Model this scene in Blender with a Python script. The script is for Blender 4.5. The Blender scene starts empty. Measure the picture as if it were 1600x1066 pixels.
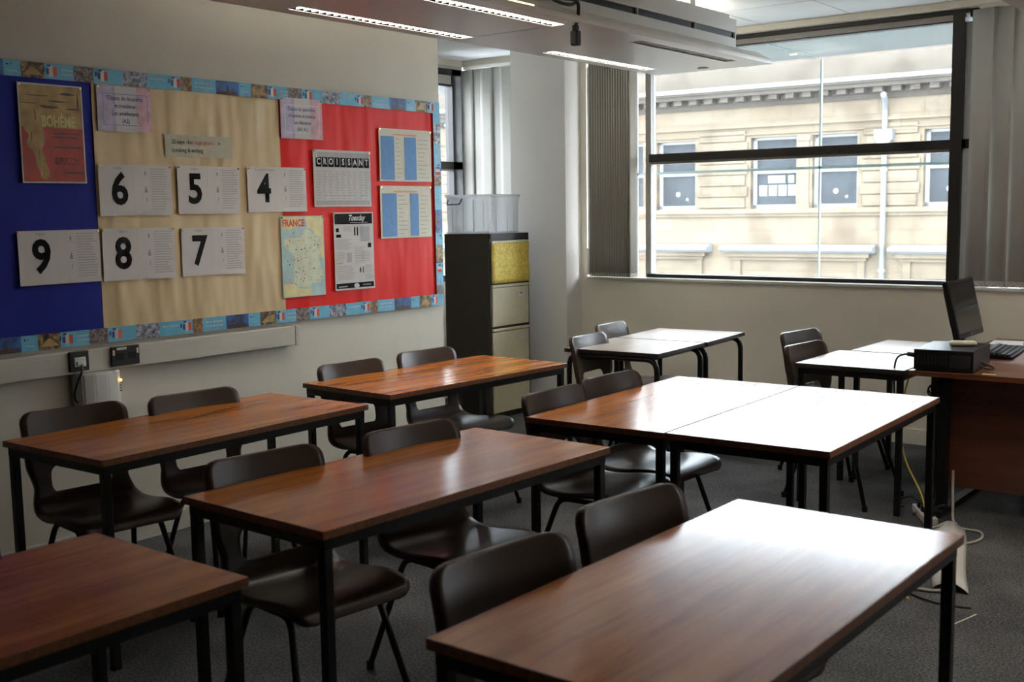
import bpy, bmesh, math, random
from mathutils import Vector, Matrix
random.seed(7)
R=math.radians
sc=bpy.context.scene
# ---------------- camera
CX,CH,YAW,PITCH,ROLL,FPX=4.5436,1.5059,37.7187,6.5865,-0.8628,1761.07
ya,pi_,ro=R(YAW),R(PITCH),R(ROLL)
Fv=Vector((-math.sin(ya)*math.cos(pi_),math.cos(ya)*math.cos(pi_),-math.sin(pi_)))
Rv=Vector((math.cos(ya),math.sin(ya),0)); Uv=Rv.cross(Fv)
R2=Rv*math.cos(ro)+Uv*math.sin(ro); U2=-Rv*math.sin(ro)+Uv*math.cos(ro)
cd=bpy.data.cameras.new('camera'); cam=bpy.data.objects.new('camera',cd); sc.collection.objects.link(cam)
M=Matrix((R2,U2,-Fv)).transposed().to_4x4(); M.translation=Vector((CX,0,CH)); cam.matrix_world=M
cd.sensor_width=36; cd.sensor_fit='HORIZONTAL'; cd.lens=FPX/1600*36; cd.clip_start=.05; cd.clip_end=200
cd.dof.use_dof=True; cd.dof.focus_distance=5.6; cd.dof.aperture_fstop=5.0
sc.camera=cam
# ---------------- world and exposure
w=bpy.data.worlds.new('overcast_sky'); sc.world=w; w.use_nodes=True
bg=w.node_tree.nodes['Background']; bg.inputs[0].default_value=(.90,.95,1.04,1); bg.inputs[1].default_value=3.6
vs=sc.view_settings; vs.view_transform='Standard'; vs.look='None'; vs.gamma=1; vs.exposure=2.1; vs.use_curve_mapping=False
LAMP=9.0; UPLAMP=5.0      # brightness of the tubes in the ceiling rafts

# ---------------- materials
def nt(name):
    m=bpy.data.materials.new(name); m.use_nodes=True; t=m.node_tree; return m,t,t.nodes['Principled BSDF']
def ramp(t,fac,stops):
    n=t.nodes.new('ShaderNodeValToRGB'); t.links.new(fac,n.inputs[0]); e=n.color_ramp.elements
    while len(e)<len(stops): e.new(.5)
    for k,(p,c) in enumerate(stops): e[k].position=p; e[k].color=(*c,1)
    return n.outputs[0]
def noise(t,vec,scale,det=4,rough=.5):
    n=t.nodes.new('ShaderNodeTexNoise'); n.inputs['Scale'].default_value=scale; n.inputs['Detail'].default_value=det; n.inputs['Roughness'].default_value=rough
    if vec: t.links.new(vec,n.inputs[0])
    return n.outputs[0]
def mapping(t,scale,coord='Object',rot=(0,0,0)):
    c=t.nodes.new('ShaderNodeTexCoord'); m=t.nodes.new('ShaderNodeMapping'); t.links.new(c.outputs[coord],m.inputs[0])
    m.inputs['Scale'].default_value=scale; m.inputs['Rotation'].default_value=rot; return m.outputs[0]
def bump(t,b,h,strength,dist=.01):
    n=t.nodes.new('ShaderNodeBump'); n.inputs['Strength'].default_value=strength; n.inputs['Distance'].default_value=dist
    t.links.new(h,n.inputs['Height']); t.links.new(n.outputs[0],b.inputs['Normal'])
def plain(name,col,rough=.5,metal=0,var=.06,scale=30,bmp=0,spec=.5,emit=None,es=0):
    m,t,b=nt(name); b.inputs['Roughness'].default_value=rough; b.inputs['Metallic'].default_value=metal
    b.inputs['Specular IOR Level'].default_value=spec
    v=mapping(t,(1,1,1)); f=noise(t,v,scale)
    lo=tuple(c*(1-var) for c in col); hi=tuple(min(1,c*(1+var)) for c in col)
    t.links.new(ramp(t,f,[(.3,lo),(.7,hi)]),b.inputs['Base Color'])
    if bmp: bump(t,b,f,bmp)
    if emit: b.inputs['Emission Color'].default_value=(*emit,1); b.inputs['Emission Strength'].default_value=es
    return m
def wood(name,cols,rough=.19,scale=(12,.9,12),coat=.0,spec=.5,ior=1.6):
    m,t,b=nt(name); v=mapping(t,scale)
    a=noise(t,v,1.6,6,.65); v2=mapping(t,(scale[0]*3.5,scale[1]*2.2,scale[2]*3.5)); f=noise(t,v2,2.5,5,.7)
    mx=t.nodes.new('ShaderNodeMix'); mx.data_type='FLOAT'; mx.inputs[0].default_value=.12
    t.links.new(a,mx.inputs[2]); t.links.new(f,mx.inputs[3])
    t.links.new(ramp(t,mx.outputs[0],[(.32,cols[0]),(.5,cols[1]),(.68,cols[2])]),b.inputs['Base Color'])
    b.inputs['Roughness'].default_value=rough; b.inputs['IOR'].default_value=ior
    return m
MT={}
MT['wall']=plain('painted_plaster',(.66,.61,.515),.75,var=.03,scale=3,bmp=.02)
MT['wall_lit']=plain('painted_plaster_lit',(.86,.81,.70),.75,var=.03,scale=3,bmp=.02)  # same plaster, lightened: light on the window wall put into the colour
MT['wallgrey']=plain('painted_column',(.68,.645,.60),.7,var=.02,scale=3)
MT['ceil']=plain('ceiling_tile',(.78,.80,.80),.8,var=.02,scale=8)
MT['skirt']=plain('skirting_gloss',(.60,.57,.50),.45,var=.03)
MT['raft']=plain('raft_steel',(.55,.52,.49),.33,var=.02,scale=4)
MT['raftside']=plain('raft_side',(.50,.48,.44),.5,var=.02,scale=4)
MT['black']=plain('black_steel',(.009,.009,.010),.42,var=.15,spec=.35)
MT['blackplastic']=plain('black_plastic',(.009,.009,.010),.4,var=.1,spec=.25)
MT['frame']=plain('window_frame_dark',(.020,.017,.016),.45,var=.1)
MT['framelight']=plain('window_frame_pale',(.42,.40,.37),.5,var=.05)
MT['sill']=plain('window_sill_paint',(.66,.64,.60),.35,var=.03)
MT['wood']=wood('sapele_laminate',((.31,.092,.017),(.56,.185,.034),(.70,.262,.054)),rough=.175,ior=1.46)
MT['edge']=plain('table_edging',(.22,.085,.032),.4,var=.25,scale=60)
MT['greylam']=wood('pale_oak_laminate',((.34,.27,.21),(.40,.33,.27),(.46,.39,.32)),rough=.33,ior=1.5)
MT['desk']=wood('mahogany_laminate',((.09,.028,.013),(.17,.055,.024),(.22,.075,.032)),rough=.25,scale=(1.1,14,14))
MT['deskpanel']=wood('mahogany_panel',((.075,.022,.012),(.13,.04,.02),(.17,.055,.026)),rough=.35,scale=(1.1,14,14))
MT['chair']=plain('brown_polypropylene',(.055,.034,.024),.30,var=.12,scale=300,bmp=.05,spec=.32)
MT['trunk']=plain('trunking_plastic',(.55,.52,.45),.4,var=.02)
MT['socket']=plain('socket_black',(.012,.012,.014),.35)
MT['white']=plain('white_plastic',(.66,.64,.60),.4,var=.03)
MT['led']=plain('orange_indicator',(.8,.3,.05),.4,emit=(1,.35,.05),es=3)
MT['cabdark']=plain('cabinet_brown_paint',(.028,.021,.018),.45,var=.08)
MT['cabcream']=plain('cabinet_cream_paint',(.62,.57,.40),.4,var=.03)
MT['tan']=plain('tan_board',(.30,.24,.15),.6,var=.1)
MT['yellow']=plain('yellow_plastic',(.75,.60,.08),.5)
MT['cable']=plain('cable_black',(.01,.01,.012),.45)
MT['cablegrey']=plain('cable_grey',(.42,.40,.36),.45)
MT['cableyellow']=plain('cable_yellow',(.55,.40,.05),.45)
MT['screen']=plain('screen_glass',(.012,.014,.016),.12,var=.02)
MT['key']=plain('keyboard_key',(.018,.018,.022),.45)
MT['paper']=plain('white_paper',(.62,.59,.57),.75,var=.02,scale=6)
MT['paperw']=plain('loose_paper',(.75,.76,.78),.7,var=.02)
MT['cream_card']=plain('cream_card',(.66,.62,.50),.7,var=.03)
MT['ink']=plain('printed_black',(.008,.008,.009),.7,spec=.12)
MT['grey_ink']=plain('printed_grey',(.30,.29,.29),.7)
MT['mid_ink']=plain('printed_mid_grey',(.42,.41,.41),.7)
MT['red_ink']=plain('printed_red',(.62,.10,.05),.7)
MT['orange_ink']=plain('printed_orange',(.75,.33,.20),.7)
MT['blue_ink']=plain('printed_blue',(.13,.29,.56),.7)
MT['strip']=plain('pale_strip',(.50,.48,.36),.7)
MT['navy']=plain('printed_navy',(.03,.05,.22),.6)
MT['sky_tile']=plain('printed_sky_blue',(.13,.42,.60),.5,var=.12,scale=25)
MT['lilac']=plain('printed_lilac',(.47,.42,.55),.6,var=.2,scale=25)
MT['pinkwash']=plain('printed_pink',(.62,.38,.42),.6,var=.2,scale=25)
MT['gold']=plain('printed_gold',(.40,.26,.08),.5,var=.35,scale=18)
MT['poster_red']=plain('poster_red',(.40,.035,.018),.45,var=.25,scale=14)
MT['umber']=plain('printed_umber',(.06,.03,.02),.5,var=.4,scale=30)
MT['straw']=plain('printed_straw',(.62,.55,.22),.5,var=.15)
MT['mapsea']=plain('map_sea',(.42,.60,.58),.6,var=.1,scale=20)
MT['mapland']=plain('map_land',(.74,.66,.34),.6,var=.1,scale=20)
MT['mapfrance']=plain('map_country',(.62,.68,.50),.6,var=.1,scale=20)
MT['brass']=plain('pin_brass',(.55,.42,.18),.25,metal=.9)
def photo(name,a,b,c,scale):
    m,t,bb=nt(name); v=mapping(t,(1,1,1)); f=noise(t,v,scale,6,.7)
    t.links.new(ramp(t,f,[(.38,a),(.5,b),(.62,c)]),bb.inputs['Base Color']); bb.inputs['Roughness'].default_value=.5; return m
MT['ph_grey']=photo('photo_stone',(.05,.06,.08),(.22,.23,.28),(.5,.52,.6),40)
MT['ph_brown']=photo('photo_interior',(.06,.03,.015),(.20,.10,.03),(.5,.28,.08),45)
MT['ph_navy']=photo('photo_night_sky',(.01,.02,.06),(.02,.08,.28),(.04,.16,.45),14)
MT['ph_gold']=photo('photo_lit_pyramid',(.02,.012,.008),(.14,.08,.03),(.5,.33,.1),30)
MT['ph_crowd']=photo('photo_crowd',(.05,.035,.03),(.15,.11,.10),(.34,.29,.27),90)
def sheet(name,col,rough,bs=1):
    m,t,b=nt(name); v=mapping(t,(1,1.6,.35)); f=noise(t,v,3.0,2,.5); v2=mapping(t,(1,3.5,.9)); g=noise(t,v2,2.4,1)
    mx=t.nodes.new('ShaderNodeMix'); mx.data_type='FLOAT'; mx.inputs[0].default_value=.4; t.links.new(f,mx.inputs[2]); t.links.new(g,mx.inputs[3])
    b.inputs['Base Color'].default_value=(*col,1); b.inputs['Roughness'].default_value=rough; b.inputs['Specular IOR Level'].default_value=.18
    bump(t,b,mx.outputs[0],bs,.06); return m
MT['s_blue']=sheet('blue_backing_paper',(.010,.018,.25),.55,.2)
MT['s_cream']=sheet('cream_backing_paper',(.66,.52,.31),.45,1.0)
MT['s_red']=sheet('red_backing_paper',(.78,.014,.008),.5,.45)
MT['gcover']=photo('yellow_patterned_paper',(.60,.40,.03),(.75,.55,.07),(.85,.68,.14),60)
# carpet
m,t,b=nt('grey_carpet'); v=mapping(t,(1,1,1)); f=noise(t,v,110,3,.8); g=noise(t,v,2.5,3)
mx=t.nodes.new('ShaderNodeMix'); mx.data_type='FLOAT'; mx.inputs[0].default_value=.25; t.links.new(f,mx.inputs[2]); t.links.new(g,mx.inputs[3])
t.links.new(ramp(t,mx.outputs[0],[(.38,(.026,.026,.028)),(.5,(.085,.084,.086)),(.62,(.19,.188,.188))]),b.inputs['Base Color'])
b.inputs['Roughness'].default_value=.95; b.inputs['Specular IOR Level'].default_value=.15; bump(t,b,f,.5,.004); MT['carpet']=m
# fabric vanes
def vane_mat(name,col,tr):
    m,t,b=nt(name); v=mapping(t,(1,1,1)); f=noise(t,v,220,2); bump(t,b,f,.1,.002)
    b.inputs['Base Color'].default_value=(*col,1); b.inputs['Roughness'].default_value=.8
    tl=t.nodes.new('ShaderNodeBsdfTranslucent'); tl.inputs[0].default_value=(*col,1); ms=t.nodes.new('ShaderNodeMixShader'); ms.inputs[0].default_value=tr
    t.links.new(b.outputs[0],ms.inputs[1]); t.links.new(tl.outputs[0],ms.inputs[2]); t.links.new(ms.outputs[0],t.nodes['Material Output'].inputs[0]); return m
MT['vane']=vane_mat('pale_grey_vane',(.50,.49,.45),.06)
MT['vaneb']=vane_mat('brown_grey_vane',(.46,.42,.35),.05)
# glass
def glass(name,tint,refl,haze=0):
    m=bpy.data.materials.new(name); m.use_nodes=True; t=m.node_tree; t.nodes.clear()
    o=t.nodes.new('ShaderNodeOutputMaterial'); tr=t.nodes.new('ShaderNodeBsdfTransparent'); tr.inputs[0].default_value=(*tint,1)
    g=t.nodes.new('ShaderNodeBsdfGlossy'); g.inputs['Roughness'].default_value=.02; lw=t.nodes.new('ShaderNodeLayerWeight'); lw.inputs[0].default_value=refl
    ms=t.nodes.new('ShaderNodeMixShader'); t.links.new(lw.outputs['Fresnel'],ms.inputs[0]); t.links.new(tr.outputs[0],ms.inputs[1]); t.links.new(g.outputs[0],ms.inputs[2])
    out=ms.outputs[0]
    if haze:
        d=t.nodes.new('ShaderNodeBsdfDiffuse'); d.inputs[0].default_value=(.86,.87,.88,1); tl=t.nodes.new('ShaderNodeBsdfTranslucent'); tl.inputs[0].default_value=(.86,.89,.90,1)
        m3=t.nodes.new('ShaderNodeMixShader'); m3.inputs[0].default_value=.5; t.links.new(d.outputs[0],m3.inputs[1]); t.links.new(tl.outputs[0],m3.inputs[2])
        m2=t.nodes.new('ShaderNodeMixShader'); m2.inputs[0].default_value=haze; t.links.new(out,m2.inputs[1]); t.links.new(m3.outputs[0],m2.inputs[2]); out=m2.outputs[0]
    t.links.new(out,o.inputs[0]); return m
MT['glass']=glass('window_glass',(.96,.98,.98),.12)
MT['outerglass']=glass('outer_screen_glass',(.97,.99,.985),.05,.01)
MT['greenglass']=glass('canopy_glass',(.05,.075,.07),.05,.17)
MT['clearplastic']=glass('clear_box_plastic',(.95,.96,.98),.2,.45)
MT['glassedge']=plain('glass_edge',(.10,.14,.13),.3)
# tubes and louvres
m,t,b=nt('lit_louvre'); b.inputs['Base Color'].default_value=(.8,.8,.78,1); b.inputs['Emission Color'].default_value=(1,.93,.82,1); b.inputs['Emission Strength'].default_value=LAMP; MT['tube']=m
m,t,b=nt('uplight_tube'); b.inputs['Base Color'].default_value=(.8,.8,.78,1); b.inputs['Emission Color'].default_value=(1,.95,.86,1); b.inputs['Emission Strength'].default_value=UPLAMP; MT['uptube']=m
MT['tubeoff']=plain('unlit_diffuser',(.62,.66,.66),.3)
m,t,b=nt('warm_lit_edge'); b.inputs['Emission Color'].default_value=(1,.60,.25,1); b.inputs['Emission Strength'].default_value=2.2; MT['warm']=m
MT['louvre']=plain('louvre_blade',(.72,.71,.68),.25,metal=.3)
# stone outside
def stone(name,c1,c2,bw=1.0,bh=.32):
    m,t,b=nt(name); v=mapping(t,(1,1,1),rot=(math.pi/2,0,0))
    br=t.nodes.new('ShaderNodeTexBrick'); t.links.new(v,br.inputs[0]); br.inputs['Scale'].default_value=1; br.inputs['Mortar Size'].default_value=.008
    br.inputs['Brick Width'].default_value=bw; br.inputs['Row Height'].default_value=bh; br.inputs['Mortar'].default_value=(.08,.062,.044,1)
    br.inputs['Color1'].default_value=(*c1,1); br.inputs['Color2'].default_value=(*c2,1)
    f=noise(t,mapping(t,(1,1,1)),.9,6,.65); mx=t.nodes.new('ShaderNodeMix'); mx.data_type='RGBA'; mx.blend_type='MULTIPLY'; mx.inputs[0].default_value=.8
    t.links.new(br.outputs[0],mx.inputs[6]); t.links.new(ramp(t,f,[(.32,(.50,.42,.34)),(.50,(.97,.95,.92)),(.7,(1.0,.95,.86))]),mx.inputs[7])
    t.links.new(mx.outputs[2],b.inputs['Base Color']); b.inputs['Roughness'].default_value=.9; return m
MT['stone']=stone('sandstone_ashlar',(.135,.107,.077),(.118,.091,.062))
MT['stonerust']=stone('sandstone_rusticated',(.135,.107,.077),(.108,.084,.057),.5,.262)
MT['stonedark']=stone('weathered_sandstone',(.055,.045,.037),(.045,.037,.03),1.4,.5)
MT['stonepar']=stone('parapet_sandstone',(.085,.07,.056),(.074,.061,.047),1.2,.42)
MT['lead']=plain('lead_flashing',(.15,.158,.17),.6)
MT['sash']=plain('white_sash',(.18,.18,.18),.5)
MT['pane']=plain('dark_window_pane',(.024,.027,.031),.5,var=.3,scale=1.2,spec=.15)
MT['panelight']=plain('pale_room_behind_pane',(.15,.17,.165),.4)
MT['pipe']=plain('grey_downpipe',(.135,.142,.15),.5)
MT['asphalt']=plain('asphalt',(.20,.20,.195),.9)

# ---------------- mesh helpers
class MB:
    def __init__(s): s.bm=bmesh.new(); s.mats=[]
    def mi(s,m):
        if m is None: return 0
        if m not in s.mats: s.mats.append(m)
        return s.mats.index(m)
    def face(s,vs,m=None):
        try: f=s.bm.faces.new(vs)
        except ValueError: return None
        f.material_index=s.mi(m); return f
    def quad(s,pts,m=None): return s.face([s.bm.verts.new(p) for p in pts],m)
    def box(s,a,b,m=None,bev=0,T=None):
        x0,y0,z0=a; x1,y1,z1=b
        P=[(x0,y0,z0),(x1,y0,z0),(x1,y1,z0),(x0,y1,z0),(x0,y0,z1),(x1,y0,z1),(x1,y1,z1),(x0,y1,z1)]
        if T is not None: P=[T@Vector(p) for p in P]
        V=[s.bm.verts.new(p) for p in P]; k=s.mi(m); fs=[]
        for q in ((0,3,2,1),(4,5,6,7),(0,1,5,4),(1,2,6,5),(2,3,7,6),(3,0,4,7)):
            f=s.bm.faces.new([V[i] for i in q]); f.material_index=k; fs.append(f)
        if bev:
            ed=list({e for f in fs for e in f.edges}); r=bmesh.ops.bevel(s.bm,geom=ed,offset=bev,segments=2,affect='EDGES',profile=.5)
            for f in r['faces']: f.material_index=k; f.smooth=True
    def tube(s,pts,r,n=10,m=None,cap=True):
        pts=[Vector(p) for p in pts]; k=s.mi(m); rings=[]
        t0=(pts[1]-pts[0]).normalized(); a=Vector((0,0,1)) if abs(t0.z)<.9 else Vector((1,0,0)); nrm=(a-t0*a.dot(t0)).normalized()
        for i,p in enumerate(pts):
            t=(pts[min(i+1,len(pts)-1)]-pts[max(i-1,0)]).normalized(); nrm=(nrm-t*nrm.dot(t)).normalized(); bn=t.cross(nrm)
            rings.append([s.bm.verts.new(p+nrm*r*math.cos(2*math.pi*j/n)+bn*r*math.sin(2*math.pi*j/n)) for j in range(n)])
        for A,B in zip(rings,rings[1:]):
            for j in range(n):
                f=s.bm.faces.new((A[j],A[(j+1)%n],B[(j+1)%n],B[j])); f.smooth=True; f.material_index=k
        if cap:
            f=s.bm.faces.new(rings[0][::-1]); f.material_index=k; f=s.bm.faces.new(rings[-1]); f.material_index=k
    def prism(s,poly,axis,lo,hi,m=None):
        def P(a,b,c): return {'x':(c,a,b),'y':(a,c,b),'z':(a,b,c)}[axis]
        A=[s.bm.verts.new(P(a,b,lo)) for a,b in poly]; B=[s.bm.verts.new(P(a,b,hi)) for a,b in poly]; n=len(poly); k=s.mi(m)
        for f in [s.bm.faces.new(A),s.bm.faces.new(B)]+[s.bm.faces.new((A[i],A[(i+1)%n],B[(i+1)%n],B[i])) for i in range(n)]: f.material_index=k
    def cyl(s,c,r,h,n=20,m=None,axis='z'):
        poly=[(r*math.cos(2*math.pi*i/n),r*math.sin(2*math.pi*i/n)) for i in range(n)]
        o={'z':(c[0],c[1],c[2]),'x':(c[1],c[2],c[0]),'y':(c[0],c[2],c[1])}[axis]
        s.prism([(a+o[0],b+o[1]) for a,b in poly],axis,o[2],o[2]+h,m)
    def build(s,name,m=None,parent=None,recalc=True,auto=False):
        if recalc: bmesh.ops.recalc_face_normals(s.bm,faces=s.bm.faces)
        me=bpy.data.meshes.new(name); s.bm.to_mesh(me); s.bm.free()
        if s.mats:
            for q in s.mats: me.materials.append(MT[q] if isinstance(q,str) else q)
        elif m: me.materials.append(MT[m] if isinstance(m,str) else m)
        o=bpy.data.objects.new(name,me); sc.collection.objects.link(o)
        if parent: o.parent=parent
        return o
def fillet(pts,rad,seg=5):
    pts=[Vector(p) for p in pts]; out=[pts[0]]
    for a,b,c in zip(pts,pts[1:],pts[2:]):
        u=(a-b); v=(c-b); d=min(rad,u.length*.49,v.length*.49); p0=b+u.normalized()*d; p1=b+v.normalized()*d
        for i in range(seg+1):
            t=i/seg; out.append(p0*(1-t)**2+b*2*t*(1-t)+p1*t*t)
    out.append(pts[-1]); return out
def smoothpath(pts,seg=8):
    P=[Vector(p) for p in pts]; out=[]
    for i in range(len(P)-1):
        p0=P[max(i-1,0)]; p1=P[i]; p2=P[i+1]; p3=P[min(i+2,len(P)-1)]
        for k in range(seg):
            t=k/seg; out.append(.5*((2*p1)+(p2-p0)*t+(2*p0-5*p1+4*p2-p3)*t*t+(3*p1-p0-3*p2+p3)*t**3))
    out.append(P[-1]); return out
def empty(name,loc=(0,0,0),rz=0):
    o=bpy.data.objects.new(name,None); o.empty_display_size=.1; sc.collection.objects.link(o); o.location=loc; o.rotation_euler.z=rz; return o
def tag(o,label,cat,group=None,kind=None):
    o['label']=label; o['category']=cat
    if group: o['group']=group
    if kind: o['kind']=kind
    return o
def struct(mb,name,m=None,parent=None):
    o=mb.build(name,m,parent)
    if parent is None: o['kind']='structure'
    return o
def copy_tree(o,parent=None):
    c=o.copy(); sc.collection.objects.link(c)
    if parent: c.parent=parent
    for ch in list(o.children): copy_tree(ch,c)
    return c
def text_mesh(s,size,bold=0,align='LEFT',res=3,shear=0,sx=1):
    cu=bpy.data.curves.new('t','FONT'); cu.body=s; cu.size=size; cu.offset=bold; cu.align_x=align; cu.resolution_u=res; cu.shear=shear
    ob=bpy.data.objects.new('t',cu); sc.collection.objects.link(ob); dg=bpy.context.evaluated_depsgraph_get(); dg.update()
    me=bpy.data.meshes.new_from_object(ob.evaluated_get(dg)); bpy.data.objects.remove(ob); bpy.data.curves.remove(cu)
    if sx!=1:
        for v in me.vertices: v.co.x*=sx
    return me

# ================= SETTING
YW=7.105; CZ=2.71; X1=6.8; Y0=-3.2; XS=-1.42; YG=7.20
b=MB(); b.box((XS-.2,Y0-.2,-.12),(X1+.2,YW+.32,0)); struct(b,'floor','carpet')
b=MB(); b.box((XS-.2,Y0-.2,CZ),(X1+.2,YW+.32,CZ+.15)); 
ce=struct(b,'ceiling','ceil')
b=MB()
for i in range(0,14):
    y=YW-.02-i*.6; b.box((-.0,y-.003,CZ-.0015),(X1,y+.003,CZ+.001))
for i in range(1,12):
    x=i*.6; b.box((x-.003,Y0,CZ-.0015),(x+.003,YW,CZ+.001))
struct(b,'ceiling_joint','raftside',ce)
b=MB(); b.box((-.22,Y0-.2,0),(0,5.19,CZ)); struct(b,'wall_left','wall')
b=MB(); b.box((0,Y0,0),(.014,5.19,.085)); b.box((0,Y0,.085),(.009,5.19,.098)); struct(b,'baseboard_left','skirt')
b=MB(); b.box((XS-.2,5.0,0),(-.22,5.19,CZ)); struct(b,'wall_alcove','wall')
b=MB(); b.box((XS-.2,5.19,0),(XS,6.55,CZ)); b.box((XS-.2,6.55,0),(XS,YW+.2,.95)); b.box((XS-.2,5.19,2.66),(XS,YW+.2,CZ)); struct(b,'wall_side','wall')
b=MB(); b.box((XS,YW,0),(-.78,YG+.12,.95)); b.box((XS,YW,2.66),(-.78,YG+.12,CZ)); struct(b,'wall_alcove_window','wall')
b=MB(); b.box((-.775,6.905,0),(-.275,YG+.12,CZ)); struct(b,'wall_pillar','wallgrey')
b=MB(); b.box((-.775,6.893,0),(-.263,6.905,.098)); b.box((-.275,6.905,0),(-.263,YW,.098)); struct(b,'baseboard_pillar','skirt')
b=MB(); b.box((-.275,YW,0),(X1,YG+.14,.985)); b.box((-.275,YW,2.672),(X1,YG+.14,CZ))
b.box((-.275,YW,.985),(-.22,YG+.14,2.672)); struct(b,'wall_window','wall_lit')
b=MB(); b.box((-.263,YW-.012,0),(X1,YW,.098)); struct(b,'baseboard_window','wall_lit')
b=MB(); b.box((-.22,YW-.018,.985),(X1,YG+.02,1.006),bev=.003); struct(b,'trim_1','sill')
b=MB(); b.box((X1,Y0-.2,0),(X1+.2,YW+.3,CZ)); struct(b,'wall_right','wall')
b=MB(); b.box((-.22,Y0-.2,0),(X1,Y0,CZ)); struct(b,'wall_back','wall')
# main window
win=empty('window_1',(1.3,YG,1.0)); win['kind']='structure'
def wpart(name,m,fn):
    b=MB(); fn(b); o=b.build(name,m,win); o.location=(-1.3,-YG,-1.0); return o
def fr(b):
    b.box((.28,YG-.03,2.646),(2.50,YG+.05,2.6715)); b.box((.28,YG-.03,1.842),(2.50,YG+.05,1.898))
    b.box((2.405,YG-.035,1.006),(2.475,YG+.05,2.665)); b.box((.26,YG-.03,1.006),(2.50,YG+.05,1.032))
    b.box((2.60,YG-.02,1.006),(2.625,YG+.05,2.64)); b.box((2.475,YG-.03,1.842),(2.62,YG+.05,1.898))
    x=2.625
    while x<X1-.3: x+=1.35; b.box((x-.03,YG-.03,1.006),(x+.03,YG+.05,2.64))
    b.box((2.5,YG-.02,1.842),(X1,YG+.05,1.898)); b.box((2.5,YG-.02,2.62),(X1,YG+.05,2.6715)); b.box((2.5,YG-.02,1.006),(X1,YG+.05,1.032))
wpart('window_frame','frame',fr)
def fp(b):
    b.box((.28,YG-.0,2.610),(2.405,YG+.06,2.646)); b.box((.24,YG-.01,1.006),(.285,YG+.06,2.67)); b.box((.28,YG,1.826),(2.405,YG+.06,1.842))
    b.box((2.475,YG,1.032),(2.565,YG+.06,1.842)); b.box((2.475,YG,1.898),(2.565,YG+.06,2.598))
    b.box((.20,YG-.09,2.674),(X1,YG-.03,CZ-.002))
wpart('frame_lining','framelight',fp)
def fd(b): b.box((.28,YG-.005,2.602),(2.405,YG+.055,2.6095)); b.box((2.566,YG-.005,1.032),(2.58,YG+.055,2.59))
wpart('frame_gasket','frame',fd)
wpart('glass_pane','glass',lambda b:(b.box((.285,YG+.02,1.032),(2.405,YG+.028,1.842)),b.box((.285,YG+.02,1.898),(2.405,YG+.028,2.61)),b.box((2.58,YG+.02,1.032),(X1,YG+.028,1.842)),b.box((2.58,YG+.02,1.898),(X1,YG+.028,2.598))))
# alcove windows
win2=empty('window_2',(XS-.05,6.2,1.0)); win2['kind']='structure'
def w2(name,m,fn):
    b=MB(); fn(b); o=b.build(name,m,win2); o.location=(-(XS-.05),-6.2,-1.0)
w2('window_frame','frame',lambda b:(b.box((XS-.08,6.55,2.585),(XS,YW,2.635)),b.box((XS-.08,6.55,1.845),(XS,YW+.02,1.905)),b.box((XS-.08,6.98,.95),(XS,7.10,2.635)),b.box((XS-.08,6.55,.95),(XS,YW,1.0)),b.box((XS-.08,6.55,.95),(XS,6.63,2.635)),b.box((XS-.06,6.63,2.50),(XS-.01,6.98,2.515))))
w2('frame_lining','framelight',lambda b:(b.box((XS-.07,6.63,2.515),(XS-.01,6.98,2.585)),b.box((XS-.07,6.63,1.83),(XS-.01,6.98,1.845)),b.box((XS-.1,6.55,2.635),(XS,YW,2.66))))
w2('glass_pane','glass',lambda b:(b.box((XS-.05,6.63,1.0),(XS-.042,6.98,1.83)),b.box((XS-.05,6.63,1.905),(XS-.042,6.98,2.50))))
win3=empty('window_3',(-1.1,YG,1.0)); win3['kind']='structure'
b=MB(); b.box((XS,YG-.02,.95),(-.775,YG+.05,1.0)); b.box((XS,YG-.02,2.60),(-.775,YG+.05,2.66)); b.box((XS,YG-.02,1.845),(-.775,YG+.05,1.905)); b.box((XS,YG-.02,.95),(XS+.05,YG+.05,2.66))
o=b.build('window_frame','frame',win3); o.location=(1.1,-YG,-1.0)
b=MB(); b.box((XS+.05,YG+.02,1.0),(-.775,YG+.028,2.6)); o=b.build('glass_pane','glass',win3); o.location=(1.1,-YG,-1.0)

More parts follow.
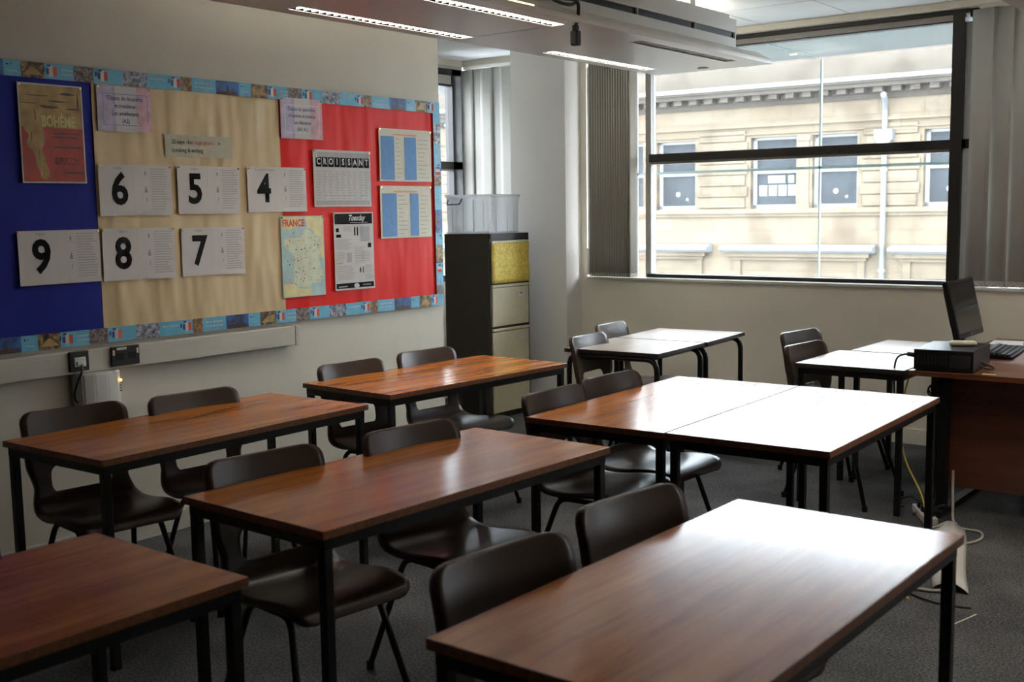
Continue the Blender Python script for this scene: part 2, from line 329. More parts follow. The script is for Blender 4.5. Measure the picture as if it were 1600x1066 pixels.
# ---------------- vertical blinds
def blind(name,label,x0,x1,y,z0,z1,pitch,width,ang,mat,group=None,jit=3):
    root=tag(empty(name,((x0+x1)/2,y,z0)),label,'blind',group); ox,oy,oz=(x0+x1)/2,y,z0
    b=MB(); b.box((x0-.02-ox,-.018,z1+.002-oz),(x1+.02-ox,.018,z1+.026-oz),bev=.002); b.build('head_rail','white',root)
    b=MB(); n=int(round((x1-x0)/pitch))+1
    for i in range(n):
        a=R(ang+random.uniform(-jit,jit)); c,s=math.cos(a),math.sin(a); cx=x0+i*(x1-x0)/max(1,n-1)-ox
        v=MB(); seg=4; rows=[]
        for zz in (0,(z1-z0)):
            row=[]
            for k in range(seg+1):
                u=(k/seg-.5)*width; bow=.0012*math.sin(math.pi*k/seg)
                row.append(v.bm.verts.new((u*c-bow*s,u*s+bow*c,zz)))
            rows.append(row)
        for k in range(seg):
            f=v.bm.faces.new((rows[0][k],rows[0][k+1],rows[1][k+1],rows[1][k])); f.smooth=True
        vo=v.build('vane',mat,root,recalc=False); vo.location=(cx,.007*(i%2) if pitch>.05 else 0,0)
        md=vo.modifiers.new('s','SOLIDIFY'); md.thickness=.0012
        w_=MB(); w_.box((-width*.47*c-.002,-width*.47*s-.002,-.0),(-width*.47*c+.002,-width*.47*s+.002,.002)) if False else w_.box((-width*.45,-.003,.0),(width*.45,.003,.028),T=Matrix.Rotation(a,4,'Z')); wo=w_.build('weight',mat,vo)
    # bottom chain
    if pitch>.05:
        p=[]
        for i in range(n-1):
            xa=x0+i*(x1-x0)/(n-1)-ox; xb=x0+(i+1)*(x1-x0)/(n-1)-ox
            for k in range(5): t=k/5; p.append((xa+(xb-xa)*t,-.012,.02-.03*math.sin(math.pi*t)))
        p.append((x1-ox,-.012,.02)); b2=MB(); b2.tube(p,.0018,6); b2.build('bead_chain','white',root)
    return root
blind('vertical_blind','bunched brown-grey vertical blind hanging at the left side of the big window',-.13,.215,YW-.045,1.012,2.615,.0215,.089,78,'vaneb')
blind('vertical_blind','broad pale grey vertical blind closed over the window behind the computer monitor',2.61,5.95,YW-.05,1.018,2.64,.112,.127,-13,'vane')
blind('vertical_blind','pale grey vertical blind behind the clear plastic storage box in the alcove',-1.33,-.84,YW-.05,1.02,2.625,.098,.122,-2,'vane',jit=1.5)
# pull cord beside bunched blind
b=MB(); b.tube([(-.185,YW-.03,1.03),(-.185,YW-.03,2.55)],.006,8); b.box((-.197,YW-.042,1.02),(-.173,YW-.018,1.22),bev=.003)
tag(b.build('blind_wand','white'),'thin white blind wand hanging left of the bunched brown-grey blind','blind wand')

# ---------------- ceiling rafts
def raft(label,x0,x1,yend,y0,lum,unlit=(),lit_from=3,group=None,warm=True):
    root=tag(empty('ceiling_raft',((x0+x1)/2,yend,2.38)),label,'ceiling raft',group); O=Vector(((x0+x1)/2,yend,2.38))
    def add(b,n,m,par=root,extra=Vector((0,0,0))):
        o=b.build(n,m,par); o.location=(-O if par==root else Vector((0,0,0))); return o
    z=2.38; bx0,bx1=x0+.10,x1-.085
    xs=[x0+.09,x0+.165,x1-.165,x1-.09]
    b=MB(); ys=sorted({y0,yend}|{v for (ya_,yb_) in lum for v in (ya_,yb_)})
    # soffit plate with slots for the lights
    for ya_,yb_ in zip(ys,ys[1:]):
        if (ya_,yb_) in lum:
            for a,c in ((x0,xs[0]),(xs[1],xs[2]),(xs[3],x1)): b.box((a,ya_,z),(c,yb_,z+.014))
        else: b.box((x0,ya_,z),(x1,yb_,z+.014))
    add(b,'soffit_plate','raft')
    b=MB(); b.prism([(x0,z+.014),(x0,z+.024),(bx0,z+.075),(bx0,z+.06)],'y',y0,yend-.02); b.prism([(x1,z+.014),(x1,z+.024),(bx1,z+.075),(bx1,z+.06)],'y',y0,yend-.02)
    b.box((bx0,yend-.20,z+.014),(bx1,yend-.16,z+.075)); add(b,'sloping_edge','raftside')
    b=MB(); ye=yend-.33
    b.box((bx0,y0,z+.07),(bx1,ye,z+.125)); b.box((bx0,y0,z+.160),(bx1,ye,z+.235)); b.box((bx0+.02,y0,z+.235),(bx1-.02,ye-.05,z+.262)); b.box((bx0,ye-.012,z+.125),(bx1,ye,z+.16))
    add(b,'duct_casing','raftside')
    b=MB(); b.box((bx0+.02,y0,z+.125),(bx1-.012,ye-.012,z+.16)); add(b,'air_slot','blackplastic')
    b=MB(); yy=ye-.5
    while yy>y0: b.box((bx0-.001,yy-.003,z+.125),(bx1+.001,yy+.003,z+.16)); yy-=.62
    add(b,'slot_divider','raftside')
    for yy in (yend-.75,yend-2.7,yend-4.6):
        if yy>y0: b=MB(); b.box((bx1-.13,yy-.03,z+.262),(bx1-.06,yy+.03,CZ)); b.box((bx0+.06,yy-.03,z+.262),(bx0+.13,yy+.03,CZ)); add(b,'hanger','raftside')
    b=MB(); yy=yend-1.5
    for q in (2.1,4.0,5.9): b.box((x0,yend-q-.002,z-.0008),(x1,yend-q+.002,z+.001))
    add(b,'plate_seam','raftside')
    for (ya_,yb_) in lum:
        for s_,(a,c) in enumerate(((xs[0],xs[1]),(xs[2],xs[3]))):
            off=(ya_,s_) in unlit or ya_<lit_from
            b=MB(); b.box((a,ya_,z+.028),(c,yb_,z+.034)); lt=add(b,'light_strip','tubeoff' if off else 'tube')
            b=MB(); n=26
            for i in range(n+1):
                y=ya_+(yb_-ya_)*i/n; b.box((a,y-.0015,z+.002),(c,y+.0015,z+.026))
            b.box(((a+c)/2-.001,ya_,z+.002),((a+c)/2+.001,yb_,z+.026)); b.box((a-.006,ya_-.006,z-.001),(a,yb_+.006,z+.012)); b.box((c,ya_-.006,z-.001),(c+.006,yb_+.006,z+.012))
            add(b,'louvre','louvre',lt)
    for (ya_,yb_) in lum:
        if ya_<lit_from: continue
        b=MB(); b.box(((x0+x1)/2-.12,ya_,z+.264),((x0+x1)/2+.12,yb_,z+.270)); add(b,'uplight_strip','uptube')
    b=MB(); b.cyl(((x0+x1)/2,yend-.13,z-.006),.035,.006,24); add(b,'sensor_disc','raftside')
    if warm:
        b=MB(); b.box((x1-.05,y0+.3,z+.03),(x1-.012,yend-2.45,z+.036),T=Matrix.Identity(4)); add(b,'edge_light','warm')
    return root
L1=[(1.5,2.6),(3.35,4.5),(5.2,6.3)]
raft('long grey ceiling raft with lit louvred strips reaching toward the big window',.68,1.50,6.60,-1.0,L1,unlit={(5.2,1)})
raft('ceiling raft whose lit edge just enters the top right corner',3.17,3.99,6.6,-1.0,L1,lit_from=3,warm=False)
raft('added ceiling raft out of view on the right, put in to brighten the room',5.3,6.12,6.4,-1.0,L1,lit_from=3,warm=False)  # extra unseen raft, added only for the light of its strips
# hanging plug
root=tag(empty('hanging_plug',(1.47,4.5,2.31)),'black plug hanging on a looped cable from the ceiling raft','plug')
b=MB(); b.box((-.02,-.02,-.035),(.02,.02,.035),bev=.007); b.box((-.013,-.013,.035),(.013,.013,.06),bev=.004); b.build('plug_body','blackplastic',root)
b=MB(); b.tube(smoothpath([(0,0,.05),(.01,.01,.12),(.02,-.02,.165),(.0,-.1,.17),(-.02,-.25,.16),(.02,-.42,.19),(.04,-.55,.24)]),.009,8)
b.tube(smoothpath([(.01,.03,.20),(.015,-.04,.15),(.01,-.14,.145),(.0,-.24,.17),(.02,-.33,.22)]),.008,8); b.build('cable','cable',root)

# ---------------- notice board on left wall
nb=tag(empty('notice_board',(0,2.2,.945)),'wide wall display of blue, cream and red backing paper with a border of French scenes','notice board')
BO=Vector((0,2.2,.945))
def bp(b,n,m): o=b.build(n,m,nb); o.location=-BO; return o
BY0=.55
b=MB(); b.box((.0005,BY0,.955),(.010,5.165,2.145)); bp(b,'board','tan')
def gridsheet(y0,y1,z0,z1,mat,name,amp,x=.016,lean=0):
    b=MB(); ny=max(8,int((y1-y0)/.03)); nz=24; rows=[]
    ph=random.random()*6
    for j in range(nz+1):
        row=[]
        for i in range(ny+1):
            y=y0+(y1-y0)*i/ny; z=z0+(z1-z0)*j/nz
            fx=x+amp*(.5+.5*math.sin(y*17+ph+2.5*math.sin(z*2.1+y*3)))*(.4+.6*math.sin(z*3+y*4)**2)
            row.append(b.bm.verts.new((fx,y,z)))
        rows.append(row)
    for j in range(nz):
        for i in range(ny): f=b.bm.faces.new((rows[j][i],rows[j][i+1],rows[j+1][i+1],rows[j+1][i])); f.smooth=True
    bp(b,name,mat)
gridsheet(BY0,2.875,.965,2.10,'s_blue','backing_paper',.002,x=.0145)
gridsheet(2.862,3.925,.985,2.10,'s_cream','backing_paper',.0042,x=.0165)
gridsheet(3.905,5.14,.985,2.11,'s_red','backing_paper',.0028,x=.0155)
# border
def border(y0,y1,z0,z1,name,vertical=False,x=.026):
    b=MB(); seq=[('sky_tile',.06,0),('ph_grey',.125,0),('sky_tile',.12,1),('sky_tile',.065,2),('ph_brown',.06,0),('sky_tile',.14,3),('ph_navy',.14,0),('sky_tile',.075,4),('ph_gold',.105,0),('sky_tile',.06,2),('sky_tile',.075,3),('ph_crowd',.095,0),('sky_tile',.085,2)]
    p=y0 if not vertical else z1; end=y1 if not vertical else z0; k=0
    def Q(a0,a1,c0,c1,m,e=0):
        if vertical: b.box((x+e,y0+(z_w)*c0,p-a1),(x+e+.0008,y0+z_w*c1,p-a0),m)
        else: b.box((x+e,p+a0,z0+(z1-z0)*c0),(x+e+.0008,p+a1,z0+(z1-z0)*c1),m)
    z_w=y1-y0
    while (p<end-.01) if not vertical else (p>end+.01):
        m,L,dec=seq[k%len(seq)]; L=L if not vertical else L*1.0
        rem=(end-p) if not vertical else (p-end); L=min(L,rem); Q(0,L,0,1,m)
        if dec==2 and L>.04:
            a=L/2-.028
            Q(a+.006,a+.018,.30,.70,'navy',.001); Q(a+.010,a+.026,.80,.92,'navy',.0015); Q(a+.018,a+.036,.16,.88,'paper',.001); Q(a+.036,a+.054,.22,.8,'red_ink',.001); Q(a-.008,a+.0,.45,.75,'navy',.001)
        if dec in (1,3) and L>.06:
            for r_ in range(2 if dec==3 else 1):
                for q in range(5):
                    aa=.018+q*L*.15; Q(aa,aa+L*.11,.62-.3*r_,.70-.3*r_,'paper',.001)
        if dec==4 and L>.04: Q(.012,.02,.68,.76,'ink',.001); Q(.03,.035,.7,.76,'ink',.001); Q(.02,.06,.3,.34,'paper',.001)
        if m=='ph_navy' and L>.08: Q(L*.1,L*.9,0,.28,'umber',.0005); Q(L*.5,L*.53,.25,.7,'umber',.001); Q(L*.47,L*.56,.25,.4,'umber',.001)
        if m=='ph_gold' and L>.06:
            for q in range(5): Q(L*(.1+.08*q),L*(.9-.08*q),.18+.1*q,.28+.1*q,'gold',.001)
        p=p+L if not vertical else p-L; k+=1
    bp(b,name,None)
border(BY0,5.165,2.09,2.155,'border_strip'); border(BY0,5.165,.945,1.012,'border_strip'); border(5.105,5.168,1.012,2.09,'border_strip',True,.0268)
# papers
def paper(name,label,y0,y1,z0,z1,cat,group=None,mat='paper',x=.0275,tilt=0,pins=True):
    """sheet in the plane of the wall; children are laid on it in local (a right, c up) metres from its lower left corner"""
    W,H=y1-y0,z1-z0
    root=tag(empty(name,(x,y0,z0)),label,cat,group); root.rotation_euler.x=tilt
    def bow(a,c): return .0012*math.sin(math.pi*min(1,max(0,c/H)))*(.5+.5*math.sin(math.pi*a/W))+.0025*max(0,(.12-c/H)/.12)**2*(a/W>.5)
    b=MB(); n=10; V=[[b.bm.verts.new((bow(W*i/n,H*j/n),W*i/n,H*j/n)) for i in range(n+1)] for j in range(n+1)]
    for j in range(n):
        for i in range(n): f=b.bm.faces.new((V[j][i],V[j][i+1],V[j+1][i+1],V[j+1][i]))
    sh=b.build('sheet',mat,root,recalc=False); md=sh.modifiers.new('s','SOLIDIFY'); md.thickness=.0007; md.offset=-1
    class PP: pass
    P=PP(); P.W,P.H,P.root=W,H,root
    def rects(nm,m,lst,e=.0008,parent=None):
        b=MB()
        for (a0,c0,a1,c1) in lst:
            n1=max(1,int((a1-a0)/.05)); n2=max(1,int((c1-c0)/.04))
            for i in range(n1):
                for j in range(n2):
                    q=[(a0+(a1-a0)*(i+u)/n1,c0+(c1-c0)*(j+v)/n2) for u,v in ((0,0),(1,0),(1,1),(0,1))]
                    b.quad([(bow(a,c)+e,a,c) for a,c in q])
        return b.build(nm,m,parent or root,recalc=False)
    def text(nm,s,a,c,size,m,bold=0,align='LEFT',sx=1,shear=0,e=.0012,rot=0):
        me=text_mesh(s,size,bold,align,sx=sx,shear=shear)
        for v in me.vertices:
            aa,cc=v.co.x,v.co.y; aa,cc=aa*math.cos(rot)-cc*math.sin(rot),aa*math.sin(rot)+cc*math.cos(rot)
            aa+=a; cc+=c; v.co=(bow(aa,cc)+e,aa,cc)
        me.materials.clear(); me.materials.append(MT[m]); o=bpy.data.objects.new(nm,me); sc.collection.objects.link(o); o.parent=root; return o
    def poly(nm,m,polys,e=.0009):
        b=MB()
        for pl in polys: b.face([b.bm.verts.new((bow(a,c)+e,a,c)) for a,c in pl])
        return b.build(nm,m,root,recalc=False)
    P.rects,P.text,P.poly=rects,text,poly
    if pins:
        b=MB()
        for a,c in ((.008,H-.008),(W-.008,H-.008)): b.cyl((bow(a,c),a,c),.0045,.005,10,axis='x')
        b.build('drawing_pin','brass',root)
    return P
def textlines(P,a0,a1,ctop,cbot,n,ragged=.3,nm='small_print',m='mid_ink',frac=.4):
    L=[]; dc=(ctop-cbot)/n
    for i in range(n):
        c=ctop-dc*(i+.5); L.append((a0,c-dc*frac/2,a1-random.uniform(0,ragged)*(a1-a0),c+dc*frac/2))
    P.rects(nm,m,L)
nums=[('6',2.870,3.250,1.510,1.738,'between the cream sheet edge and the 5'),('5',3.282,3.648,1.514,1.742,''),('4',3.698,4.086,1.518,1.745,''),('9',2.478,2.858,1.222,1.452,''),('8',2.870,3.250,1.220,1.456,''),('7',3.288,3.662,1.219,1.450,'')]
for k,(n_,y0,y1,z0,z1,_) in enumerate(nums):
    where={'9':'pinned on the blue paper','4':'overlapping the cream and red paper','6':'pinned at the left edge of the cream paper','5':'pinned mid row on the cream paper','8':'in the lower row on cream paper','7':'in the lower row on cream paper'}[n_]
    P=paper('numeral_sheet',f'white sheet with a large bold {n_}, {where}',y0,y1,z0,z1,'paper sheet','numbered grade sheets',x=.0278,tilt=random.uniform(-.008,.008))
    P.text('numeral',n_,P.W*.27,P.H*.24,.195,'ink',bold=.0055,align='CENTER',sx=.9)
    P.text('heading','Higher' if n_!='4' else 'Foundation/Higher',P.W*(.27 if n_!='4' else .3),P.H*.915,.017,'grey_ink',align='CENTER')
    P.rects('fold_line','mid_ink',[(P.W*.462,.004,P.W*.464,P.H-.004),(P.W*.575,.006,P.W*.577,P.H-.02),(P.W*.68,.006,P.W*.682,P.H-.02)]+[(P.W*.577,P.H*f,P.W*.68,P.H*f+.0008) for f in (.02,.2,.4,.58,.76,.93)])
    P.rects('pictogram','grey_ink',[(P.W*.62,P.H*.80,P.W*.64,P.H*.88),(P.W*.61,P.H*.45,P.W*.65,P.H*.52),(P.W*.62,P.H*.52,P.W*.64,P.H*.57),(P.W*.63,P.H*.26,P.W*.64,P.H*.36)])
    textlines(P,P.W*.70,P.W*.97,P.H*.95,P.H*.10,17)
# poster
P=paper('poster','red and gold opera poster lettered BOHEME on the blue paper',2.518,2.812,1.653,2.068,'poster',mat='paper')
W,H=P.W,P.H
P.rects('gold_ground','gold',[(.006,H*.56,W-.006,H-.006)],e=.001)
P.rects('red_ground','poster_red',[(.006,.006,W-.006,H*.56)],e=.001)
def blob(cx,cy,rx,ry,ph=0,n=18): return [(W*(cx+rx*(1+.22*math.sin(3*q*2*math.pi/n+ph))*math.cos(q*2*math.pi/n)),H*(cy+ry*(1+.22*math.cos(2*q*2*math.pi/n+ph))*math.sin(q*2*math.pi/n))) for q in range(n)]
P.poly('gold_drapery','gold',[[(W*a,H*c) for a,c in ((.04,.60),(.07,.53),(.13,.48),(.09,.42),(.10,.37),(.17,.33),(.21,.27),(.22,.18),(.27,.12),(.28,.05),(.36,.03),(.42,.06),(.41,.13),(.37,.20),(.36,.27),(.32,.34),(.36,.40),(.39,.48),(.35,.55),(.34,.62))]],e=.0016)
for q,(cx,cy,rx,ry) in enumerate(((.16,.80,.12,.006),(.45,.77,.14,.016),(.60,.83,.16,.008),(.75,.91,.12,.012),(.92,.84,.012,.09),(.84,.76,.11,.008),(.30,.88,.18,.006),(.24,.68,.008,.07))): P.poly('dark_swirl','umber',[blob(cx,cy,rx,ry,q)],e=.0018)
for q,(cx,cy,rx,ry) in enumerate(((.17,.46,.012,.06),(.27,.3,.008,.09),(.33,.12,.008,.06))): P.poly('drapery_fold','umber',[blob(cx,cy,rx*.5,ry,q)],e=.0020)
P.text('lettering','BOHÈME',W*.33,H*.575,.064,'straw',bold=.002,sx=.62,e=.003)
P.text('lettering','G.PUCCINI',W*.50,H*.19,.045,'umber',bold=.0005,sx=.55,e=.0022)
P.rects('small_lettering','umber',[(W*.5,H*.50,W*.93,H*.512),(W*.5,H*.46,W*.9,H*.472),(W*.5,H*.36,W*.95,H*.375),(W*.65,H*.10,W*.95,H*.115)],e=.0018)
# class signs
def sign(y0,y1,z0,z1,lines,label,th):
    P=paper('class_sign',label,y0,y1,z0,z1,'sign','tricolour class signs',mat='paper'); W,H=P.W,P.H
    P.rects('blue_wash','lilac',[(.0,.0,W*.33,H)],e=.0009); P.rects('red_wash','pinkwash',[(W*.72,0,W,H)],e=.0009)
    f=.0025; P.rects('printed_frame','blue_ink' if th else 'paperw',[(W*.1,H*.14,W*.92,H*.14+f),(W*.1,H*.82,W*.92,H*.82+f),(W*.1,H*.14,W*.1+f,H*.82),(W*.92,H*.14,W*.92+f,H*.82+f)],e=.0013)
    for i,s in enumerate(lines): P.text('lettering',s,W*.51,H*(.69-.165*i),.0265,'navy',bold=.0003,align='CENTER',sx=.82)
sign(2.882,3.160,1.884,2.086,['Classes de deuxième','et troisième:','Les améliorants','(A2)'],'washed tricolour sign about deuxième et troisième classes on the cream paper',True)
sign(3.928,4.215,1.896,2.104,['Classes de quatrième,','cinquième et sixième:','Les débutants','(A0/ A1)'],'washed tricolour sign about quatrième to sixième classes on the red paper',False)
P=paper('caption_strip','cream strip reading 20 keys for high grades in speaking & writing',3.227,3.615,1.783,1.885,'paper sheet',mat='strip',pins=False,x=.024)
P.text('lettering','20 keys –for',.035,.060,.030,'ink',sx=.8); P.text('lettering','high grades',.170,.060,.030,'red_ink',sx=.8); P.text('lettering','in',.300,.060,.030,'ink',sx=.8); P.text('lettering','speaking & writing',.035,.022,.030,'ink',sx=.8)
# croissant
P=paper('word_chart','white letter chart headed CROISSANT on the red paper',4.141,4.567,1.543,1.846,'chart'); W,H=P.W,P.H
P.rects('grey_band','mid_ink',[(.012,H*.72,W-.012,H*.96)],e=.0009)
P.rects('letter_tile','ink',[(W*(.04+.105*i),H*.70,W*(.135+.105*i),H*.87) for i in range(9)],e=.0013)
for i,ch in enumerate('CROISSANT'): P.text('letter',ch,W*(.087+.105*i),H*.745,.046,'paper',bold=.0015,align='CENTER',sx=.85,e=.002)
gl=[(W*(.04+.105*i),H*.13,W*(.04+.105*i)+.0012,H*.69) for i in range(10)]+[(W*.04,H*.13+i*H*.0467,W*.985,H*.13+i*H*.0467+.001) for i in range(13)]
P.rects('grid','mid_ink',gl); 
P.rects('grid_writing','mid_ink',[(W*(.05+.105*i),H*(.145+.0467*j),W*(.05+.105*i+random.uniform(.04,.08)),H*(.145+.0467*j+.014)) for i in range(9) for j in range(11)])
P.rects('lower_band','mid_ink',[(.012,H*.03,W-.012,H*.11)]); P.text('lettering','1',.012,H*.86,.05,'paper',bold=.002,e=.002)
# vocabulary sheets
def vocab(y0,y1,z0,z1,label,cols):
    P=paper('vocabulary_sheet',label,y0,y1,z0,z1,'paper sheet','vocabulary sheets on the red paper',mat='cream_card'); W,H=P.W,P.H
    P.rects('heading','orange_ink',[(W*.25,H*.875,W*.72,H*.905)]); 
    for k,(a,c) in enumerate(cols): P.rects('blue_column','blue_ink',[(W*a,H*.03,W*c,H*.855)],e=.0009)
    for a,c in cols: textlines(P,W*(a+.02),W*(c-.03),H*.85,H*.04,10,.6,m='paper',frac=.2)
    textlines(P,W*(cols[0][1]+.03),W*(cols[1][0]-.04),H*.85,H*.04,10,.6,m='grey_ink',frac=.12); textlines(P,W*(cols[1][1]+.03),W*.95,H*.85,H*.04,10,.5,m='grey_ink',frac=.12)
vocab(4.641,5.080,1.684,1.982,'upper cream vocabulary sheet with two blue columns on red paper',((.03,.28),(.47,.70)))
vocab(4.639,5.071,1.360,1.659,'lower cream vocabulary sheet with two blue columns on red paper',((.03,.31),(.57,.74)))
# map
P=paper('illustrated_map','illustrated map poster headed FRANCE at the cream and red paper join',3.902,4.200,1.072,1.496,'map',mat='mapsea'); W,H=P.W,P.H
for pl_ in [[[(W*.55,H*.99),(W*.98,H*.99),(W*.98,H*.45),(W*.88,H*.5),(W*.9,H*.72),(W*.7,H*.83),(W*.6,H*.85)]],[[(.005,H*.17),(W*.25,H*.17),(W*.4,H*.1),(W*.65,H*.09),(W*.66,H*.01),(.005,H*.01)]],[[(.005,H*.99),(W*.5,H*.99),(W*.45,H*.9),(W*.2,H*.83),(.005,H*.85)]]]: P.poly('neighbouring_land','mapland',pl_)
P.poly('country','mapfrance',[[(W*.25,H*.2),(W*.36,H*.13),(W*.6,H*.1),(W*.68,H*.16),(W*.88,H*.16),(W*.94,H*.3),(W*.86,H*.45),(W*.93,H*.7),(W*.66,H*.82),(W*.56,H*.84),(W*.45,H*.74),(W*.08,H*.72),(W*.06,H*.63),(W*.3,H*.5)]],e=.0012)
for m_,n_ in (('red_ink',60),('orange_ink',50),('navy',22),('straw',45),('paper',26)):
    L=[]
    for i in range(n_):
        a=W*random.uniform(.1,.92); c=H*random.uniform(.14,.80); s=random.uniform(.002,.0065); L.append((a,c,a+s*1.3,c+s))
    P.rects('pictures',m_,L,e=.0016+.0002*['red_ink','orange_ink','navy','straw','paper'].index(m_))
P.text('lettering','FRANCE',W*.03,H*.875,.050,'red_ink',bold=.0015,sx=.82,e=.002)
# newspaper
P=paper('newspaper_page','black and white newspaper style page with a dark banner below CROISSANT',4.273,4.576,1.085,1.511,'poster'); W,H=P.W,P.H
P.rects('banner','ink',[(.008,H*.85,W-.008,H*.985)]); P.rects('banner','ink',[(.008,.01,W-.008,H*.09)]); P.text('masthead','Tuesday',W*.35,H*.895,.045,'paper',bold=.001,sx=.85,shear=.4,e=.002)
P.rects('banner_print','mid_ink',[(W*.4,H*.865,W*.85,H*.872),(W*.08,H*.04,W*.3,H*.055),(W*.68,H*.05,W*.9,H*.06)],e=.0015)
P.poly('round_badge','paper',[[(W*.53+.02*math.cos(q*math.pi/8),H*.05+.014*math.sin(q*math.pi/8)) for q in range(16)]],e=.0015)
L=[(W*.05,H*.68,W*.17,H*.72),(W*.05,H*.75,W*.12,H*.80),(W*.5,H*.70,W*.53,H*.81),(W*.57,H*.70,W*.60,H*.81),(W*.85,H*.54,W*.93,H*.60),(W*.62,H*.22,W*.65,H*.28),(W*.70,H*.21,W*.72,H*.29)]
P.rects('dark_picture','ink',L,e=.0015); P.rects('grey_picture','mid_ink',[(W*.66,H*.62,W*.9,H*.82),(W*.05,H*.34,W*.2,H*.36),(W*.3,H*.36,W*.42,H*.48)],e=.0013)
for a0,a1,c1,c0,n in ((.22,.46,.82,.76,4),(.05,.46,.66,.52,8),(.5,.8,.56,.34,10),(.05,.28,.5,.38,6),(.05,.5,.32,.13,9),(.76,.96,.32,.12,9),(.66,.96,.5,.36,7)): textlines(P,W*a0,W*a1,H*c1,H*c0,n)
# pins scattered on the backing paper kept small
# ---------------- trunking, sockets, wall box
tr=tag(empty('dado_trunking',(0,3.0,.825)),'cream plastic dado trunking along the left wall below the display','trunking')
b=MB(); b.box((0,-3.2,.0),(.05,.955,.100),bev=.004); b.build('casing','trunk',tr)
b=MB(); b.box((-.001,.955,-.002),(.052,.985,.102),bev=.003); b.build('end_cap','trunk',tr)
b=MB(); b.box((.049,-3.15,.018),(.0512,.95,.020)); b.box((.049,-3.15,.080),(.0512,.95,.082)); b.build('lid_seam','skirt',tr)
s1=tag(empty('single_socket',(.05,2.705,.838)),'black single outlet plate with a white plug in it on the trunking','socket')
b=MB(); b.box((0,-.046,0),(.014,.046,.088),bev=.003); b.build('face_plate','socket',s1)
b=MB(); b.box((.014,-.027,.020),(.021,.027,.062),bev=.002); b.box((.021,-.02,.028),(.032,.015,.045),bev=.002); b.build('outlet_insert','white',s1)
b=MB(); b.tube(smoothpath([(.03,-.0,.03),(.035,-.005,.0),(.02,-.015,-.04),(.012,-.03,-.09),(.0,-.02,-.13),(-.01,.01,-.15)]),.004,8); b.build('cable','cable',s1)
s2=tag(empty('double_socket',(.05,2.935,.838)),'black double power socket with pale stickers on the trunking','socket')
b=MB(); b.box((0,-.072,0),(.014,.072,.088),bev=.003); b.build('face_plate','socket',s2)
for q_ in (((.014,-.045,.072),(.0148,.005,.083)),((.014,-.066,.05),(.0148,-.056,.074)),((.014,.056,.05),(.0148,.066,.074))): b=MB(); b.box(*q_); b.build('sticker','cream_card',s2)
b=MB(); b.box((.014,-.05,.028),(.0155,-.012,.06)); b.box((.014,.012,.028),(.0155,.05,.06)); b.build('outlet','blackplastic',s2)
wb=tag(empty('wall_unit',(0,2.80,.655)),'white curved wall box with an orange indicator below the black sockets','wall box')
b=MB(); pr=[(0,-.105),(.035,-.11),(.075,-.09),(.09,-.04),(.094,.02),(.085,.07),(.06,.105),(0,.11)]
n=len(pr); A=[b.bm.verts.new((x_,y_,0.012 if x_>0 else .0)) for x_,y_ in pr]; B=[b.bm.verts.new((x_*.98,y_,.168)) for x_,y_ in pr]
b.face(A); b.face(B); [b.face((A[i],A[(i+1)%n],B[(i+1)%n],B[i])) for i in range(n)]
bmesh.ops.recalc_face_normals(b.bm,faces=b.bm.faces); bmesh.ops.bevel(b.bm,geom=[e for e in b.bm.edges],offset=.007,segments=2,affect='EDGES')
b.build('housing','white',wb)
b=MB(); [b.box((.066+.0,.094-.001*i,.07+.012*i),(.0745,.1015-.001*i,.076+.012*i)) for i in range(4)]; b.build('button','grey_ink',wb)
b=MB(); b.box((.07,.0925,.118),(.079,.0985,.126)); b.build('indicator','led',wb)

# ---------------- filing cabinet, box, alcove things
fc=tag(empty('filing_cabinet',(-.715,6.51,0)),'tall dark brown filing cabinet with cream drawers beside the pillar','filing cabinet')
hw,hd,Hc=.213,.232,1.345
b=MB(); b.box((-hw,-hd,.0),(hw-.012,hd,Hc),bev=.004); b.box((hw-.012,-hd,0),(hw,-hd+.015,Hc)); b.box((hw-.012,hd-.015,0),(hw,hd,Hc)); b.box((hw-.012,-hd,Hc-.04),(hw,hd,Hc)); b.box((hw-.012,-hd,0),(hw,hd,.03)); b.build('cabinet_body','cabdark',fc)
zt=Hc-.045; dh=.318
for i in range(4):
    z1=zt-i*dh; d=MB(); d.box((hw-.012,-hd+.018,z1-dh+.012),(hw+.008,hd-.018,z1-.028),bev=.004); do=d.build('drawer','cabcream',fc)
    g=MB(); g.box((hw-.010,-hd+.018,z1-.024),(hw+.014,hd-.018,z1-.006),bev=.003); g.build('drawer_pull','cabcream',do)
    l=MB(); l.box((hw+.008,.08,z1-.10),(hw+.011,.16,z1-.06)); l.build('label_holder','white',do)
    l=MB(); l.box((hw+.0112,.10,z1-.085),(hw+.0118,.14,z1-.07)); l.build('label_print','grey_ink' if i==1 else 'paper',do)
d=MB(); n=10; V=[[d.bm.verts.new((hw+.013+.003*math.sin(i*1.3+j*.7),-hd+.012+(2*hd-.024)*i/n,zt-dh+.006+(dh-.03)*j/n)) for i in range(n+1)] for j in range(n+1)]
for j in range(n):
    for i in range(n): f=d.bm.faces.new((V[j][i],V[j][i+1],V[j+1][i+1],V[j+1][i])); f.smooth=True
o=d.build('patterned_cover','gcover',fc,recalc=False); o['label']='yellow patterned paper covering the top drawer'; md=o.modifiers.new('s','SOLIDIFY'); md.thickness=.002
sb=tag(empty('storage_box',(-.715,6.47,Hc)),'clear plastic storage box on top of the dark filing cabinet','storage box')
b=MB(); w1,d1,hb=.205,.18,.27
